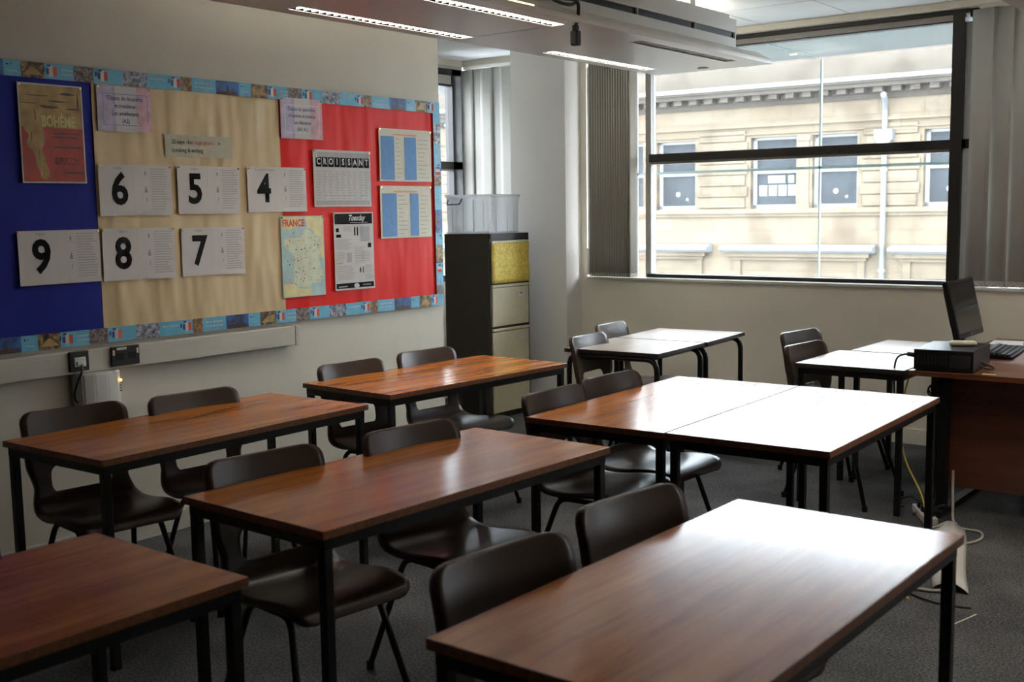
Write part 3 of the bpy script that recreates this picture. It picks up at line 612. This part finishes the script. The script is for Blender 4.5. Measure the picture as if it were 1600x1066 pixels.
def shell(b,w0,d0,w1,d1,z0,z1,th=.004):
    for (a,c,e,f) in (((-w0,-d0),(w0,-d0),(w1,-d1),(-w1,-d1)),((w0,-d0),(w0,d0),(w1,d1),(w1,-d1)),((w0,d0),(-w0,d0),(-w1,d1),(w1,d1)),((-w0,d0),(-w0,-d0),(-w1,-d1),(-w1,d1))):
        b.quad([(a[0],a[1],z0),(c[0],c[1],z0),(e[0],e[1],z1),(f[0],f[1],z1)])
    b.quad([(-w0,-d0,z0),(w0,-d0,z0),(w0,d0,z0),(-w0,d0,z0)])
shell(b,.196,.172,.203,.182,.003,.265); bmesh.ops.remove_doubles(b.bm,verts=b.bm.verts,dist=1e-5)
bmesh.ops.bevel(b.bm,geom=[e for e in b.bm.edges],offset=.012,segments=3,affect='EDGES'); o=b.build('tub','clearplastic',sb); 
b=MB(); b.box((-.208,-.187,.265),(.208,.187,.282),bev=.005); b.build('lid','clearplastic',sb)
b=MB()
for xx in (-.14,-.04,.06,.15): b.box((xx-.004,-.183,.02),(xx+.004,-.174,.24))
for yy in (-.09,.04,.12): b.box((.193,yy-.004,.02),(.201,yy+.004,.24))
b.build('rib','clearplastic',sb)
b=MB(); b.tube(fillet([(-.17,-.185,.248),(-.165,-.212,.212),(-.045,-.212,.214),(-.04,-.185,.252)],.01),.0045,8); o=b.build('handle','navy',sb); o['label']='dark blue carry handle'
b=MB(); b.box((-.10,-.184,.03),(-.08,-.182,.048)); b.build('sticker','mid_ink',sb)
lb=tag(empty('leaning_board',(-.40,5.60,0)),'tan board edge leaning in the alcove behind the wall corner','board')
b=MB(); b.box((-.25,-.012,0),(-.0,.012,1.72),T=Matrix.Rotation(R(-3.2),4,'Y')); b.build('panel','tan',lb)
yb=MB(); yb.box((-.395,5.46,.0),(-.365,5.50,1.02),bev=.004); tag(yb.build('yellow_roll','yellow'),'thin yellow strip standing behind the left wall corner','strip')
# ---------------- tables
tabs={}
def table(label,cx,cy,rot,w=.597,l=1.248,top='wood',group='wooden classroom tables',bent=False):
    root=tag(empty('school_table',(cx,cy,0),rot),label,'table',group); h=.72; th=.022
    b=MB(); b.box((-w/2+.002,-l/2+.002,h-th+.002),(w/2-.002,l/2-.002,h),bev=.0015); t_=b.build('tabletop',top,root)
    b=MB(); e=.002
    for a,c in (((-w/2,-l/2),(w/2,-l/2+e)),((-w/2,l/2-e),(w/2,l/2)),((-w/2,-l/2),(-w/2+e,l/2)),((w/2-e,-l/2),(w/2,l/2))): b.box((a[0],a[1],h-th),(c[0],c[1],h-.0006))
    b.build('edging','edge' if top=='wood' else 'cabdark',t_)
    i=.012; s=.028
    if not bent:
        b=MB(); x,y=w/2-i,l/2-i; r0,r1=h-th-.032,h-th
        b.box((-x,-y,r0),(x,-y+.022,r1)); b.box((-x,y-.022,r0),(x,y,r1)); b.box((-x,-y,r0),(-x+.022,y,r1)); b.box((x-.022,-y,r0),(x,y,r1)); b.build('frame','black',root)
        for sx in (-1,1):
            for sy in (-1,1):
                b=MB(); a,c=sx*(x-s/2),sy*(y-s/2); b.box((a-s/2,c-s/2,.008),(a+s/2,c+s/2,r0),bev=.002); lg=b.build('leg','black',root)
                b=MB(); b.box((a-s/2-.001,c-s/2-.001,0),(a+s/2+.001,c+s/2+.001,.014),bev=.002); b.build('foot_cap','blackplastic',lg)
    else:
        x,y=w/2-.02,l/2-.02; zc=h-th-.016
        for sy in (-1,1):
            b=MB(); b.tube(fillet([(-x,sy*y,.01),(-x,sy*y,zc),(x,sy*y,zc),(x,sy*y,.01)],.07,7),.0155,12); lg=b.build('leg_frame','black',root)
            for sx in (-1,1): b=MB(); b.cyl((sx*x,sy*y,0),.019,.03,14); b.build('foot_cap','blackplastic',lg)
        b=MB(); b.box((-x+.05,-y,zc-.012),(-x+.075,y,zc+.012)); b.box((x-.075,-y,zc-.012),(x-.05,y,zc+.012)); b.build('rail','black',root)
    return root
table('long wooden table next to the left wall, just under the black sockets',.975,2.640,R(1.4))
table('long wooden table by the filing cabinet, farthest in the wall-side row',.905,4.134,R(-3.1))
table('long wooden table in the middle with a bright narrow window reflection',2.222,2.500,R(-2.0))
table('dark wooden table cut off by the bottom left corner of the picture',2.318,.911,R(-.4))
table('nearest wooden table at the lower right with a white sheen on its far end',3.483,2.112,R(-.7))
table('left table of the pushed together pair shining under the window',2.256,4.030,R(1.6))
table('right table of the pushed together pair, touching the teacher desk cables',2.856,4.052,R(1.6))
table('small square bent-tube table nearer the camera, left of the window wall middle',1.135,5.578,R(3.5),.60,.60,'greylam','small square tables',True)
table('small square bent-tube table closest to the window wall',1.095,6.195,R(5.0),.60,.60,'greylam','small square tables',True)
table('small square table with straight legs touching the computer desk',2.487,5.655,R(0.5),.55,.60,'greylam','small square tables')
table('small square straight-legged table behind the computer tower',2.515,6.27,R(0),.50,.58,'greylam','small square tables')

# ---------------- chairs (face +X local, origin on the floor under the seat)
def chair_proto():
    root=empty('school_chair')
    prof=[(.222,.398),(.214,.420),(.190,.434),(.13,.438),(.06,.432),(0,.424),(-.06,.420),(-.11,.424),(-.145,.437),(-.168,.462),(-.182,.495),(-.191,.53),(-.198,.57),(-.204,.61),(-.211,.65),(-.219,.69),(-.228,.73),(-.238,.765),(-.243,.785)]
    P=smoothpath([(x,0,z) for x,z in prof],4); L=[0]
    for a,c in zip(P,P[1:]): L.append(L[-1]+(c-a).length)
    T=L[-1]; n=len(P)
    s_h0=None
    def half(i):
        z,x=P[i].z,P[i].x
        if x>-.10: w=.196+.012*(1-((x-.05)/.17)**2) 
        elif z<.50: t=(z-.424)/(.50-.424) if z>.424 else 0; w=.199-.022*max(0,min(1,t))
        elif z<.60: t=(z-.50)/.10; w=.177+.026*(t*t*(3-2*t))
        else: w=.203
        # rounded top and front corners
        rT=T-L[i]; r=.048
        if rT<r: w-=r-math.sqrt(max(0,r*r-(r-rT)**2))
        r=.05
        if L[i]<r: w-=r-math.sqrt(max(0,r*r-(r-L[i])**2))
        return w
    h0,h1=.478,.582
    def hole(i):
        z=P[i].z; x=P[i].x
        w=half(i)
        if x<-.15 and h0<=z<=h1:
            d=min(z-h0,h1-z); r=.035; base=.118
            return base-(r-math.sqrt(max(0,r*r-(r-min(d,r))**2))),True
        return min(.085,w*.6),False
    NI,NO=8,6; bm=bmesh.new(); rows=[]; flag=[]
    for i in range(n):
        w=half(i); h,f=hole(i); us=[-w+(w-h)*k/NO for k in range(NO)]+[-h+2*h*k/NI for k in range(NI+1)]+[h+(w-h)*(k+1)/NO for k in range(NO)]
        tn=(P[min(i+1,n-1)]-P[max(i-1,0)]).normalized(); nr=Vector((tn.z,0,-tn.x))  # points forward/up
        if nr.z<0 and abs(nr.x)<.5: nr=-nr
        nr=Vector((abs(tn.z),0,0)) + Vector((0,0,abs(tn.x))) ; nr.normalize()
        row=[]
        k_back=max(0,min(1,(P[i].z-.45)/.1))
        for j,u in enumerate(us):
            q=u/.205; off=(.030*k_back+.010*(1-k_back))*q*q
            p=P[i]+nr*off+Vector((0,u,0)); row.append(bm.verts.new(p))
        # rolled rim
        rim=.017
        pl=bm.verts.new(row[0].co-nr*rim+Vector((0,-.003,0))); pr_=bm.verts.new(row[-1].co-nr*rim+Vector((0,.003,0)))
        rows.append([pl]+row+[pr_]); flag.append(f)
    # top rim
    last=rows[-1]; tr_=[bm.verts.new(v.co+Vector((-.018,0,-.003))) for v in last[1:-1]]
    for i in range(n-1):
        for j in range(len(rows[i])-1):
            if flag[i] and flag[i+1] and 1+NO<=j<1+NO+NI: continue
            f=bm.faces.new((rows[i][j],rows[i][j+1],rows[i+1][j+1],rows[i+1][j])); f.smooth=True
    for j in range(len(tr_)-1):
        f=bm.faces.new((last[1+j],last[2+j],tr_[j+1],tr_[j])); f.smooth=True
    bmesh.ops.recalc_face_normals(bm,faces=bm.faces)
    me=bpy.data.meshes.new('shell'); bm.to_mesh(me); bm.free(); me.materials.append(MT['chair'])
    o=bpy.data.objects.new('shell',me); sc.collection.objects.link(o); o.parent=root
    md=o.modifiers.new('s','SOLIDIFY'); md.thickness=.006; md.offset=0
    for sy in (-1,1):
        b=MB(); y=sy*.150; yf=sy*.205
        b.tube(fillet([(.235,yf,.012),(.115,y,.395),(-.085,y,.395),(-.215,yf,.012)],.045,5),.0105,10); lf=b.build('leg_frame','black',root)
        for x in (.235,-.215):
            b=MB(); b.cyl((x,yf,0),.0135,.03,12); b.build('foot_cap','blackplastic',lf)
    b=MB(); b.tube([(.085,-.15,.395),(.085,.15,.395)],.009,8); b.tube([(-.06,-.15,.395),(-.06,.15,.395)],.009,8)
    for x in (.085,-.06):
        for y in (-.1,.1): b.box((x-.014,y-.014,.395),(x+.014,y+.014,.412))
    b.build('crossbar','black',root)
    return root
cp=chair_proto(); first=True
BT=.243
chairs=[ # back-top midpoint x,y, rotation deg, label
(.600,2.335,-7,'brown plastic chair at the wall-side table, directly below the white wall box'),
(.690,2.815,-5,'brown plastic chair at the wall-side table, right of the white wall box'),
(.578,3.815,-4,'brown plastic chair at the far wall-side table, seen against bare cream wall'),
(.574,4.365,-4,'brown plastic chair just in front of the dark filing cabinet side'),
(1.868,2.195,-7,'brown plastic chair at the left end of the middle table'),
(1.950,2.760,-7,'brown plastic chair at the right end of the middle table'),
(3.070,1.835,-7,'largest nearest brown chair back at the lower right table'),
(3.055,2.375,-7,'second brown chair back behind the nearest right table, under the shining pair'),
(1.905,3.650,-1,'brown plastic chair at the shining pair, nearer the middle table'),
(1.878,4.120,-4,'brown plastic chair at the shining pair, nearer the square tables'),
(.908,5.385,4,'brown plastic chair at the nearer bent-tube square table'),
(.665,6.010,6,'brown plastic chair at the bent-tube table beside the window wall'),
(1.860,6.185,-8,'farther of two grey-lit chairs left of the computer desk'),
(2.130,5.620,-6,'nearer of two grey-lit chairs left of the computer desk'),
(1.985,1.080,-3,'brown plastic chair cut off by the left picture edge'),
]
for x,y,rz,lab in chairs:
    c=cp if first else copy_tree(cp); first=False
    a=R(rz); c.location=(x+BT*math.cos(a),y+BT*math.sin(a),0); c.rotation_euler.z=a
    tag(c,lab,'chair','brown plastic school chairs')

# ---------------- computer desk
dk=tag(empty('computer_desk',(3.5,5.9,0)),'reddish wooden computer desk at the right edge with a solid front panel','desk')
def dp(b,n,m,par=dk): o=b.build(n,m,par); o.location=(-3.5,-5.9,0) if par==dk else (0,0,0); return o
b=MB(); b.box((2.775,5.385,.695),(4.55,6.95,.72),bev=.002); dp(b,'desktop','desk')
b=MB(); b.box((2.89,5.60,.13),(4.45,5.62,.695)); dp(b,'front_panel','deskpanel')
for x in (2.905,4.45): 
    b=MB(); b.box((x-.02,5.50,.03),(x+.02,5.56,.695)); b.box((x-.02,6.74,.03),(x+.02,6.80,.695)); b.box((x-.022,5.45,0),(x+.022,6.86,.03)); b.box((x-.02,5.5,.655),(x+.02,6.8,.695)); dp(b,'leg_frame','black')
pc=tag(empty('computer_tower',(2.915,5.60,.72),R(4)),'black desktop computer lying flat on the corner of the desk','computer')
b=MB(); b.box((-.135,-.19,.004),(.135,.19,.102),bev=.003); b.build('case','blackplastic',pc)
b=MB(); [b.box((-.12+i*.016,-.1915,.03),(-.112+i*.016,-.1898,.075)) for i in range(9)]; b.box((.03,-.1915,.02),(.12,-.19,.08)); b.build('vent','key',pc)
b=MB(); [b.box((x-.01,y-.01,0),(x+.01,y+.01,.005)) for x in (-.12,.12) for y in (-.16,.16)]; b.build('foot','cable',pc)
b=MB(); b.tube(smoothpath([(-.135,-.17,.07),(-.16,-.17,.075),(-.22,-.16,.05),(-.235,-.15,-.05),(-.225,-.14,-.25),(-.20,-.12,-.5)]),.005,8); b.tube([(-.135,-.17,.07),(-.17,-.17,.074)],.011,8); b.build('power_cable','cable',pc)
b=MB(); b.tube(smoothpath([(.135,-.05,.02),(.17,-.07,.01),(.2,-.05,.012),(.17,-.02,.02),(.135,0,.03)]),.004,6); b.build('lead','cable',pc)
rm=tag(empty('white_handset',(2.955,5.63,.822)),'small pale handset lying on the black computer','handset')
b=MB(); b.box((-.062,-.026,0),(.062,.026,.026),bev=.012,T=Matrix.Rotation(R(28),4,'Z')); b.build('body','cream_card',rm)
mo=tag(empty('computer_monitor',(2.86,6.12,.72)),'black flat monitor turned sideways on the desk','monitor')
mo.rotation_euler.z=R(0)
b=MB(); b.box((-.10,-.12,0),(.10,.12,.012),bev=.004); b.build('base','blackplastic',mo)
b=MB(); b.box((-.065,-.025,.01),(-.04,.025,.20),bev=.004); b.build('stand','blackplastic',mo)
Tm=Matrix.Translation((-.01,0,.095))@Matrix.Rotation(R(-13),4,'Y')
b=MB(); b.box((-.02,-.222,0),(.012,.222,.305),bev=.006,T=Tm); b.box((-.045,-.15,.06),(-.02,.15,.26),bev=.008,T=Tm); mc=b.build('casing','blackplastic',mo)
b=MB(); b.box((.0121,-.205,.028),(.0128,.205,.288),T=Tm); b.build('screen','screen',mc)
b=MB(); b.box((.0125,-.008,.012),(.0135,.008,.018),T=Tm); b.build('badge','mid_ink',mc)
kb=tag(empty('keyboard',(2.995,6.22,.72),R(5)),'black keyboard on the desk right of the computer','keyboard')
b=MB(); b.prism([(-.075,.004),(.075,.004),(.075,.012),(-.075,.028)],'y',-.22,.22); b.build('tray','blackplastic',kb)
b=MB()
for i in range(5):
    for j in range(15):
        x=-.062+i*.026; zz=.028-(x+.075)/.15*.016; b.box((x,-.205+j*.0275,zz-.002),(x+.021,-.205+j*.0275+.022,zz+.006))
b.build('keys','key',kb)
ms=tag(empty('mouse',(3.16,6.35,.72)),'black and white computer mouse beside the keyboard','mouse')
b=MB(); bmesh.ops.create_uvsphere(b.bm,u_segments=20,v_segments=12,radius=1); 
for v in b.bm.verts: v.co=Vector((v.co.x*.055,v.co.y*.032,max(0,v.co.z)*.034))
for f in b.bm.faces: f.smooth=True
b.build('body','blackplastic',ms)
b=MB(); b.tube([(-.04,-.031,.008),(0,-.033,.012),(.04,-.031,.008)],.004,6); b.build('side_trim','white',ms)
for (x,y,rz,lab) in ((2.95,6.74,6,'loose white paper at the back edge of the computer desk'),(3.12,6.72,-6,'loose white paper nearer the picture edge on the computer desk')):
    b=MB(); b.box((-.15,-.105,0),(.15,.105,.0015)); o=b.build('paper_sheet','paperw'); o.location=(x,y,.7202+(.0016 if x>3.05 else 0)); o.rotation_euler.z=R(rz); tag(o,lab,'paper sheet','papers on the computer desk')
b=MB(); b.tube([(-.07,0,.007),(.05,0,.007)],.006,8); b.tube([(.05,0,.007),(.075,0,.007)],.003,8); o=b.build('pen','blackplastic'); o.location=(3.06,6.66,.7238); o.rotation_euler.z=R(20); tag(o,'black pen lying on the white papers','pen')
b=MB(); b.box((-.03,-.012,0),(.03,.012,.0012)); o=b.build('sticky_note','straw'); o.location=(3.13,5.435,.7202); tag(o,'small pale yellow note at the front edge of the desk','note')
# cables under desk
def cable(label,pts,r,m,name='cable'):
    b=MB(); b.tube(smoothpath(pts,8),r,8); return tag(b.build(name,m),label,'cable')
cable('yellow network cable hanging in a long curve beside the desk leg',[(2.74,5.52,.69),(2.72,5.46,.5),(2.76,5.40,.3),(2.88,5.30,.14),(2.98,5.10,.03),(3.05,4.9,.006),(3.06,4.72,.006)],.0045,'cableyellow')
cable('pale grey cable looping on the carpet beside the power strip',[(2.95,5.55,.22),(2.99,5.42,.10),(3.04,5.3,.02),(3.15,5.3,.006),(3.18,5.16,.006),(3.10,5.02,.006),(2.98,5.04,.006),(2.96,5.18,.02),(3.05,5.28,.035)],.006,'cablegrey')
cable('short pale cable lying on the carpet at the near end of the floor cover',[(3.05,4.42,.008),(3.12,4.36,.008),(3.22,4.36,.008),(3.27,4.40,.008)],.007,'cablegrey')
cable('thin black lead trailing over the carpet at the near end of the floor cover',[(3.12,4.33,.005),(3.2,4.27,.005),(3.3,4.24,.005),(3.4,4.26,.005)],.0035,'cable')
cable('yellow cable end poking out on the carpet below the nearest table',[(3.08,4.36,.006),(3.13,4.30,.006),(3.18,4.22,.006)],.005,'cableyellow')
cable('pale cable stub on the carpet below the nearest table',[(3.06,4.26,.007),(3.12,4.18,.007),(3.15,4.12,.007)],.0065,'cablegrey')
for k,(dx,dy,m_) in enumerate(((0,0,'cable'),(.03,.02,'cable'),(.06,-.02,'cable'),(-.03,.05,'cable'))):
    cable(['leftmost black cable drooping behind the desk leg','second black cable drooping under the desk corner','black cable drooping nearest the desk panel','thinnest black cable drooping behind the others'][k],[(2.83+dx,5.70+dy,.69),(2.80+dx,5.68+dy,.45),(2.82+dx,5.62+dy,.22),(2.86+dx*.5,5.56+dy,.08),(2.84+dx,5.45-dy,.012)],.0042 if k<3 else .003,m_)
cable('coiled black cable hung up just below the desk corner',[(2.86+.05*math.cos(t*.7),5.60+.03*math.sin(t*.9),.60+.035*math.sin(t*.7)) for t in range(26)],.004,'cable')
ps=tag(empty('power_strip',(2.86,5.42,0),R(30)),'pale power strip with tangled plugs on the carpet by the desk leg','power strip')
b=MB(); b.box((-.03,-.14,0),(.03,.14,.035),bev=.005); b.build('housing','white',ps)
b=MB(); [b.box((-.022,-.11+i*.075,.035),(.022,-.07+i*.075,.065),bev=.005) for i in (0,1,2)]; b.build('plug','blackplastic',ps)
b=MB(); b.tube(smoothpath([(0,-.09,.06),(.06,-.1,.09),(.12,-.04,.05),(.1,.06,.02),(.02,.1,.07)]),.0045,6); b.tube(smoothpath([(0,0,.06),(-.07,.02,.1),(-.12,.1,.04),(-.06,.18,.006)]),.0045,6); b.build('lead','cable',ps)
# white floor cover
b=MB(); n=10
for j in range(2): pass
rows=[]
for j in range(7):
    y=4.41+j*.145; cxx=3.28-.044*j-.006*math.sin(j*.9); w=.068; row=[]
    for i in range(n+1):
        u=i/n*2-1; row.append(b.bm.verts.new((cxx+u*w,y,.004+.030*(1-u*u)+.006*(abs(u)<.25))))
    rows.append(row)
for j in range(6):
    for i in range(n): f=b.bm.faces.new((rows[j][i],rows[j][i+1],rows[j+1][i+1],rows[j+1][i])); f.smooth=True
o=b.build('floor_cable_cover','white',recalc=False); md=o.modifiers.new('s','SOLIDIFY'); md.thickness=.003; md.offset=1
tag(o,'long white arched cable cover on the carpet behind the nearest table leg','cable cover')
b=MB(); b.box((3.40,4.03,.0),(3.405,4.22,.0012),T=Matrix.Translation((3.4,4.1,0))@Matrix.Rotation(R(-14),4,'Z')@Matrix.Translation((-3.4,-4.1,0))); tag(b.build('thread','cream_card'),'short pale thread lying on the carpet right of the nearest table leg','thread')

# ================= OUTSIDE
b=MB(); b.box((-60,7.6,-5.2),(60,60,-5.0)); struct(b,'street_ground','asphalt')
BR=R(3.0); bd=tag(empty('building',(-6.8,25,-5),BR),'pale sandstone building across the street with tall sash windows and a dark cornice','building')
def bb(b,n,m,par=None): o=b.build(n,m,par or bd); o.location=(6.8,0,5) if par is None else (0,0,0); return o
XL,XR=-34.5,7.5
pairs=[-31.5+4*i for i in range(10)]      # left edge of each window pair: ... -11.5 -7.5 -3.5 ...
wins=[]
for p_ in pairs:
    wins+= [(p_,p_+1.12),(p_+1.5,p_+2.55)]
Z0,Z1=1.47,3.14
def facade(b):
    edges=[XL]+[v for w_ in wins for v in w_]+[XR]
    for i in range(0,len(edges),2):
        b.box((edges[i],0,Z0),(edges[i+1],.5,Z1))
    b.box((XL,0,Z1),(XR,.5,3.42)); b.box((XL,0,-5),(XR,.5,Z0))
b=MB(); facade(b); bb(b,'facade_wall','stone')
b=MB()
for p_ in pairs:   # rusticated piers between pairs
    z=Z0+.02; k=0
    while z<Z1-.05:
        ins=0 if k%2 else .10; b.box((p_+2.62+ins*.6,-.05,z+.012),(p_+3.93-ins*.6,0.01,z+.25),bev=.012); z+=.262; k+=1
bb(b,'rusticated_pier','stonerust')
b=MB()
for p_ in pairs: b.box((p_+1.19,-.03,Z0),(p_+1.43,.06,Z1-.12)); b.box((p_+1.15,-.06,Z1-.12),(p_+1.47,.06,Z1)); b.box((p_+1.16,-.06,Z0),(p_+1.46,.06,Z0+.10))
bb(b,'window_column','stone')
for k,(a,c) in enumerate(wins):
    if a<-24 and k%2==0 and False: continue
    f=MB(); y0,y1=.16,.22; zm=(Z0+Z1)/2+.02
    f.box((a,y0,Z0),(a+.09,y1,Z1)); f.box((c-.06,y0,Z0),(c,y1,Z1)); f.box((a,y0,Z0),(c,y1,Z0+.09)); f.box((a,y0,Z1-.06),(c,y1,Z1)); f.box((a,y0-.02,zm-.03),(c,y1,zm+.03))
    wo=bb(f,'sash_window','sash'); g=MB(); g.box((a+.05,y1-.02,Z0+.05),(c-.05,y1,Z1-.03)); bb(g,'pane','pane',wo)
    if abs(a+7.5)<.01:
        g=MB(); [g.box((a+.14+i*.24,y1-.03,Z0+.30),(a+.34+i*.24,y1-.021,Z0+.55)) for i in range(4)]; g.box((a+.36,y1-.03,Z0+.60),(a+.78,y1-.021,zm-.08)); g.box((a+.86,y1-.03,Z0+.60),(a+1.0,y1-.021,zm-.08)); bb(g,'far_light','panelight',wo)
    if abs(a+10.0)<.01 or abs(a+6.0)<.01 or abs(a+3.5)<.01:
        g=MB(); g.cyl((a+.5,y1-.035,Z0+.38),.06,.012,12,axis='y'); g.cyl((a+.75,y1-.035,Z0+.25),.035,.012,10,axis='y'); bb(g,'pane_sticker','sash',wo)
b=MB(); b.box((XL,-.12,1.36),(XR,.02,1.47)); b.box((XL,-.06,1.28),(XR,.02,1.36)); b.box((XL,-.05,3.20),(XR,.02,3.235)); b.box((XL,-.10,3.38),(XR,.02,3.44)); bb(b,'string_course','stone')
b=MB(); b.box((XL,-.04,3.42),(XR,.5,3.86)); bb(b,'frieze','stone')
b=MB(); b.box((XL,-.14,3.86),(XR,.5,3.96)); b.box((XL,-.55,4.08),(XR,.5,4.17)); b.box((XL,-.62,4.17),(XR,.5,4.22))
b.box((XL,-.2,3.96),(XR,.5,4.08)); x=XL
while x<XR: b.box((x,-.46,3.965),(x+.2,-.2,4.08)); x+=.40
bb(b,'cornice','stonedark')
b=MB(); b.box((XL,-.66,4.22),(XR,.3,4.31)); bb(b,'cornice_flashing','lead')
b=MB(); b.box((XL,.0,4.31),(XR,.4,4.98)); b.box((XL,-.06,5.28),(XR,.45,5.42)); x=XL; i=0
while x<XR: b.box((x,.0,4.98),(x+(.36 if i%4 else 1.3),.4,5.28)); x+=(.36 if i%4 else 1.3)+.2; i+=1
bb(b,'parapet','stonepar')
for p_ in pairs:
    h=MB(); a,c=p_-.64,p_+3.02; h.prism([(-.38,.50),(-.38,.56),(-.05,.62),(.02,.62),(.02,.44),(-.28,.44)],'x',a,c); ho=bb(h,'window_hood','lead')
    h=MB(); h.box((a+.12,-.20,.34),(c-.12,.02,.44)); h.box((a+.2,-.12,.26),(c-.2,.02,.34)); h.box((a+.25,-.06,-5),(a+.42,.02,.26)); h.box((c-.42,-.06,-5),(c-.25,.02,.26)); bb(h,'hood_moulding','stone',ho)
    h=MB(); h.box((a+.7,-.02,-3),(a+1.62,.0,-.12)); h.box((a+2.05,-.02,-3),(a+2.97,.0,-.12)); bb(h,'lower_window','pane',ho)
for x in (-4.33,-16.33,3.67):
    b=MB(); b.tube(fillet([(x+.07,-.5,3.9),(x+.05,-.3,3.80),(x,-.10,3.60),(x,-.10,-5)],.1),.062,12)
    for z in (2.25,.02): b.cyl((x,-.10,z),.085,.07,14)
    po=bb(b,'downpipe','pipe'); b=MB(); b.box((x-.2,-.24,2.93),(x+.2,.0,3.17),bev=.015); b.prism([(x-.17,2.93),(x+.17,2.93),(x+.08,2.82),(x-.08,2.82)],'y',-.2,0); bb(b,'rainwater_hopper','pipe',po)
# glass canopy and outer screen of our own building
cn=tag(empty('glass_canopy',(0,7.98,2.66)),'pale green glass canopy outside above the big window','canopy')
b=MB(); b.box((-4.5,-.62,0),(5.5,.60,.03)); b.build('glass_sheet','greenglass',cn)
b=MB(); 
for x in (-3.9,-2.3,-.70,.98,2.5,3.9): b.box((x-.006,-.62,-.004),(x+.006,.60,.0))
b.build('joint','glassedge',cn)
b=MB(); [b.cyl((x,y,-.014),.03,.014,16) for x,y in ((.93,.22),(.70,.10),(2.3,.2),(-.6,.2))]; b.build('canopy_fixing','raftside',cn)
sc_=tag(empty('glass_screen',(0,8.62,-1)),'clear outer glass screen with thin joints between the window and the street','glass screen')
b=MB(); b.box((-4.5,0,0),(5.5,.012,2.80)); b.box((-4.5,0,2.82),(5.5,.012,3.65)); b.build('glass_sheet','outerglass',sc_)
b=MB(); b.box((-4.5,-.01,2.80),(5.5,.025,2.82)); b.build('horizontal_joint','glassedge',sc_)
b=MB(); 
for x in (.98,3.8): b.box((x-.005,-.01,0),(x+.004,.02,3.65))
b.build('vertical_joint','glassedge',sc_)
b=MB(); b.box((-.87,-.05,-.4),(-.77,.05,3.69)); b.box((-.755,-.05,-.4),(-.70,.02,3.69)); b.build('post','pipe',sc_)
b=MB(); b.box((-2.62,-.05,-.4),(-2.57,.05,3.69)); b.box((-2.5,-.05,-.4),(-2.45,.05,3.69)); b.build('post','pipe',sc_)
bpy.context.view_layer.update()
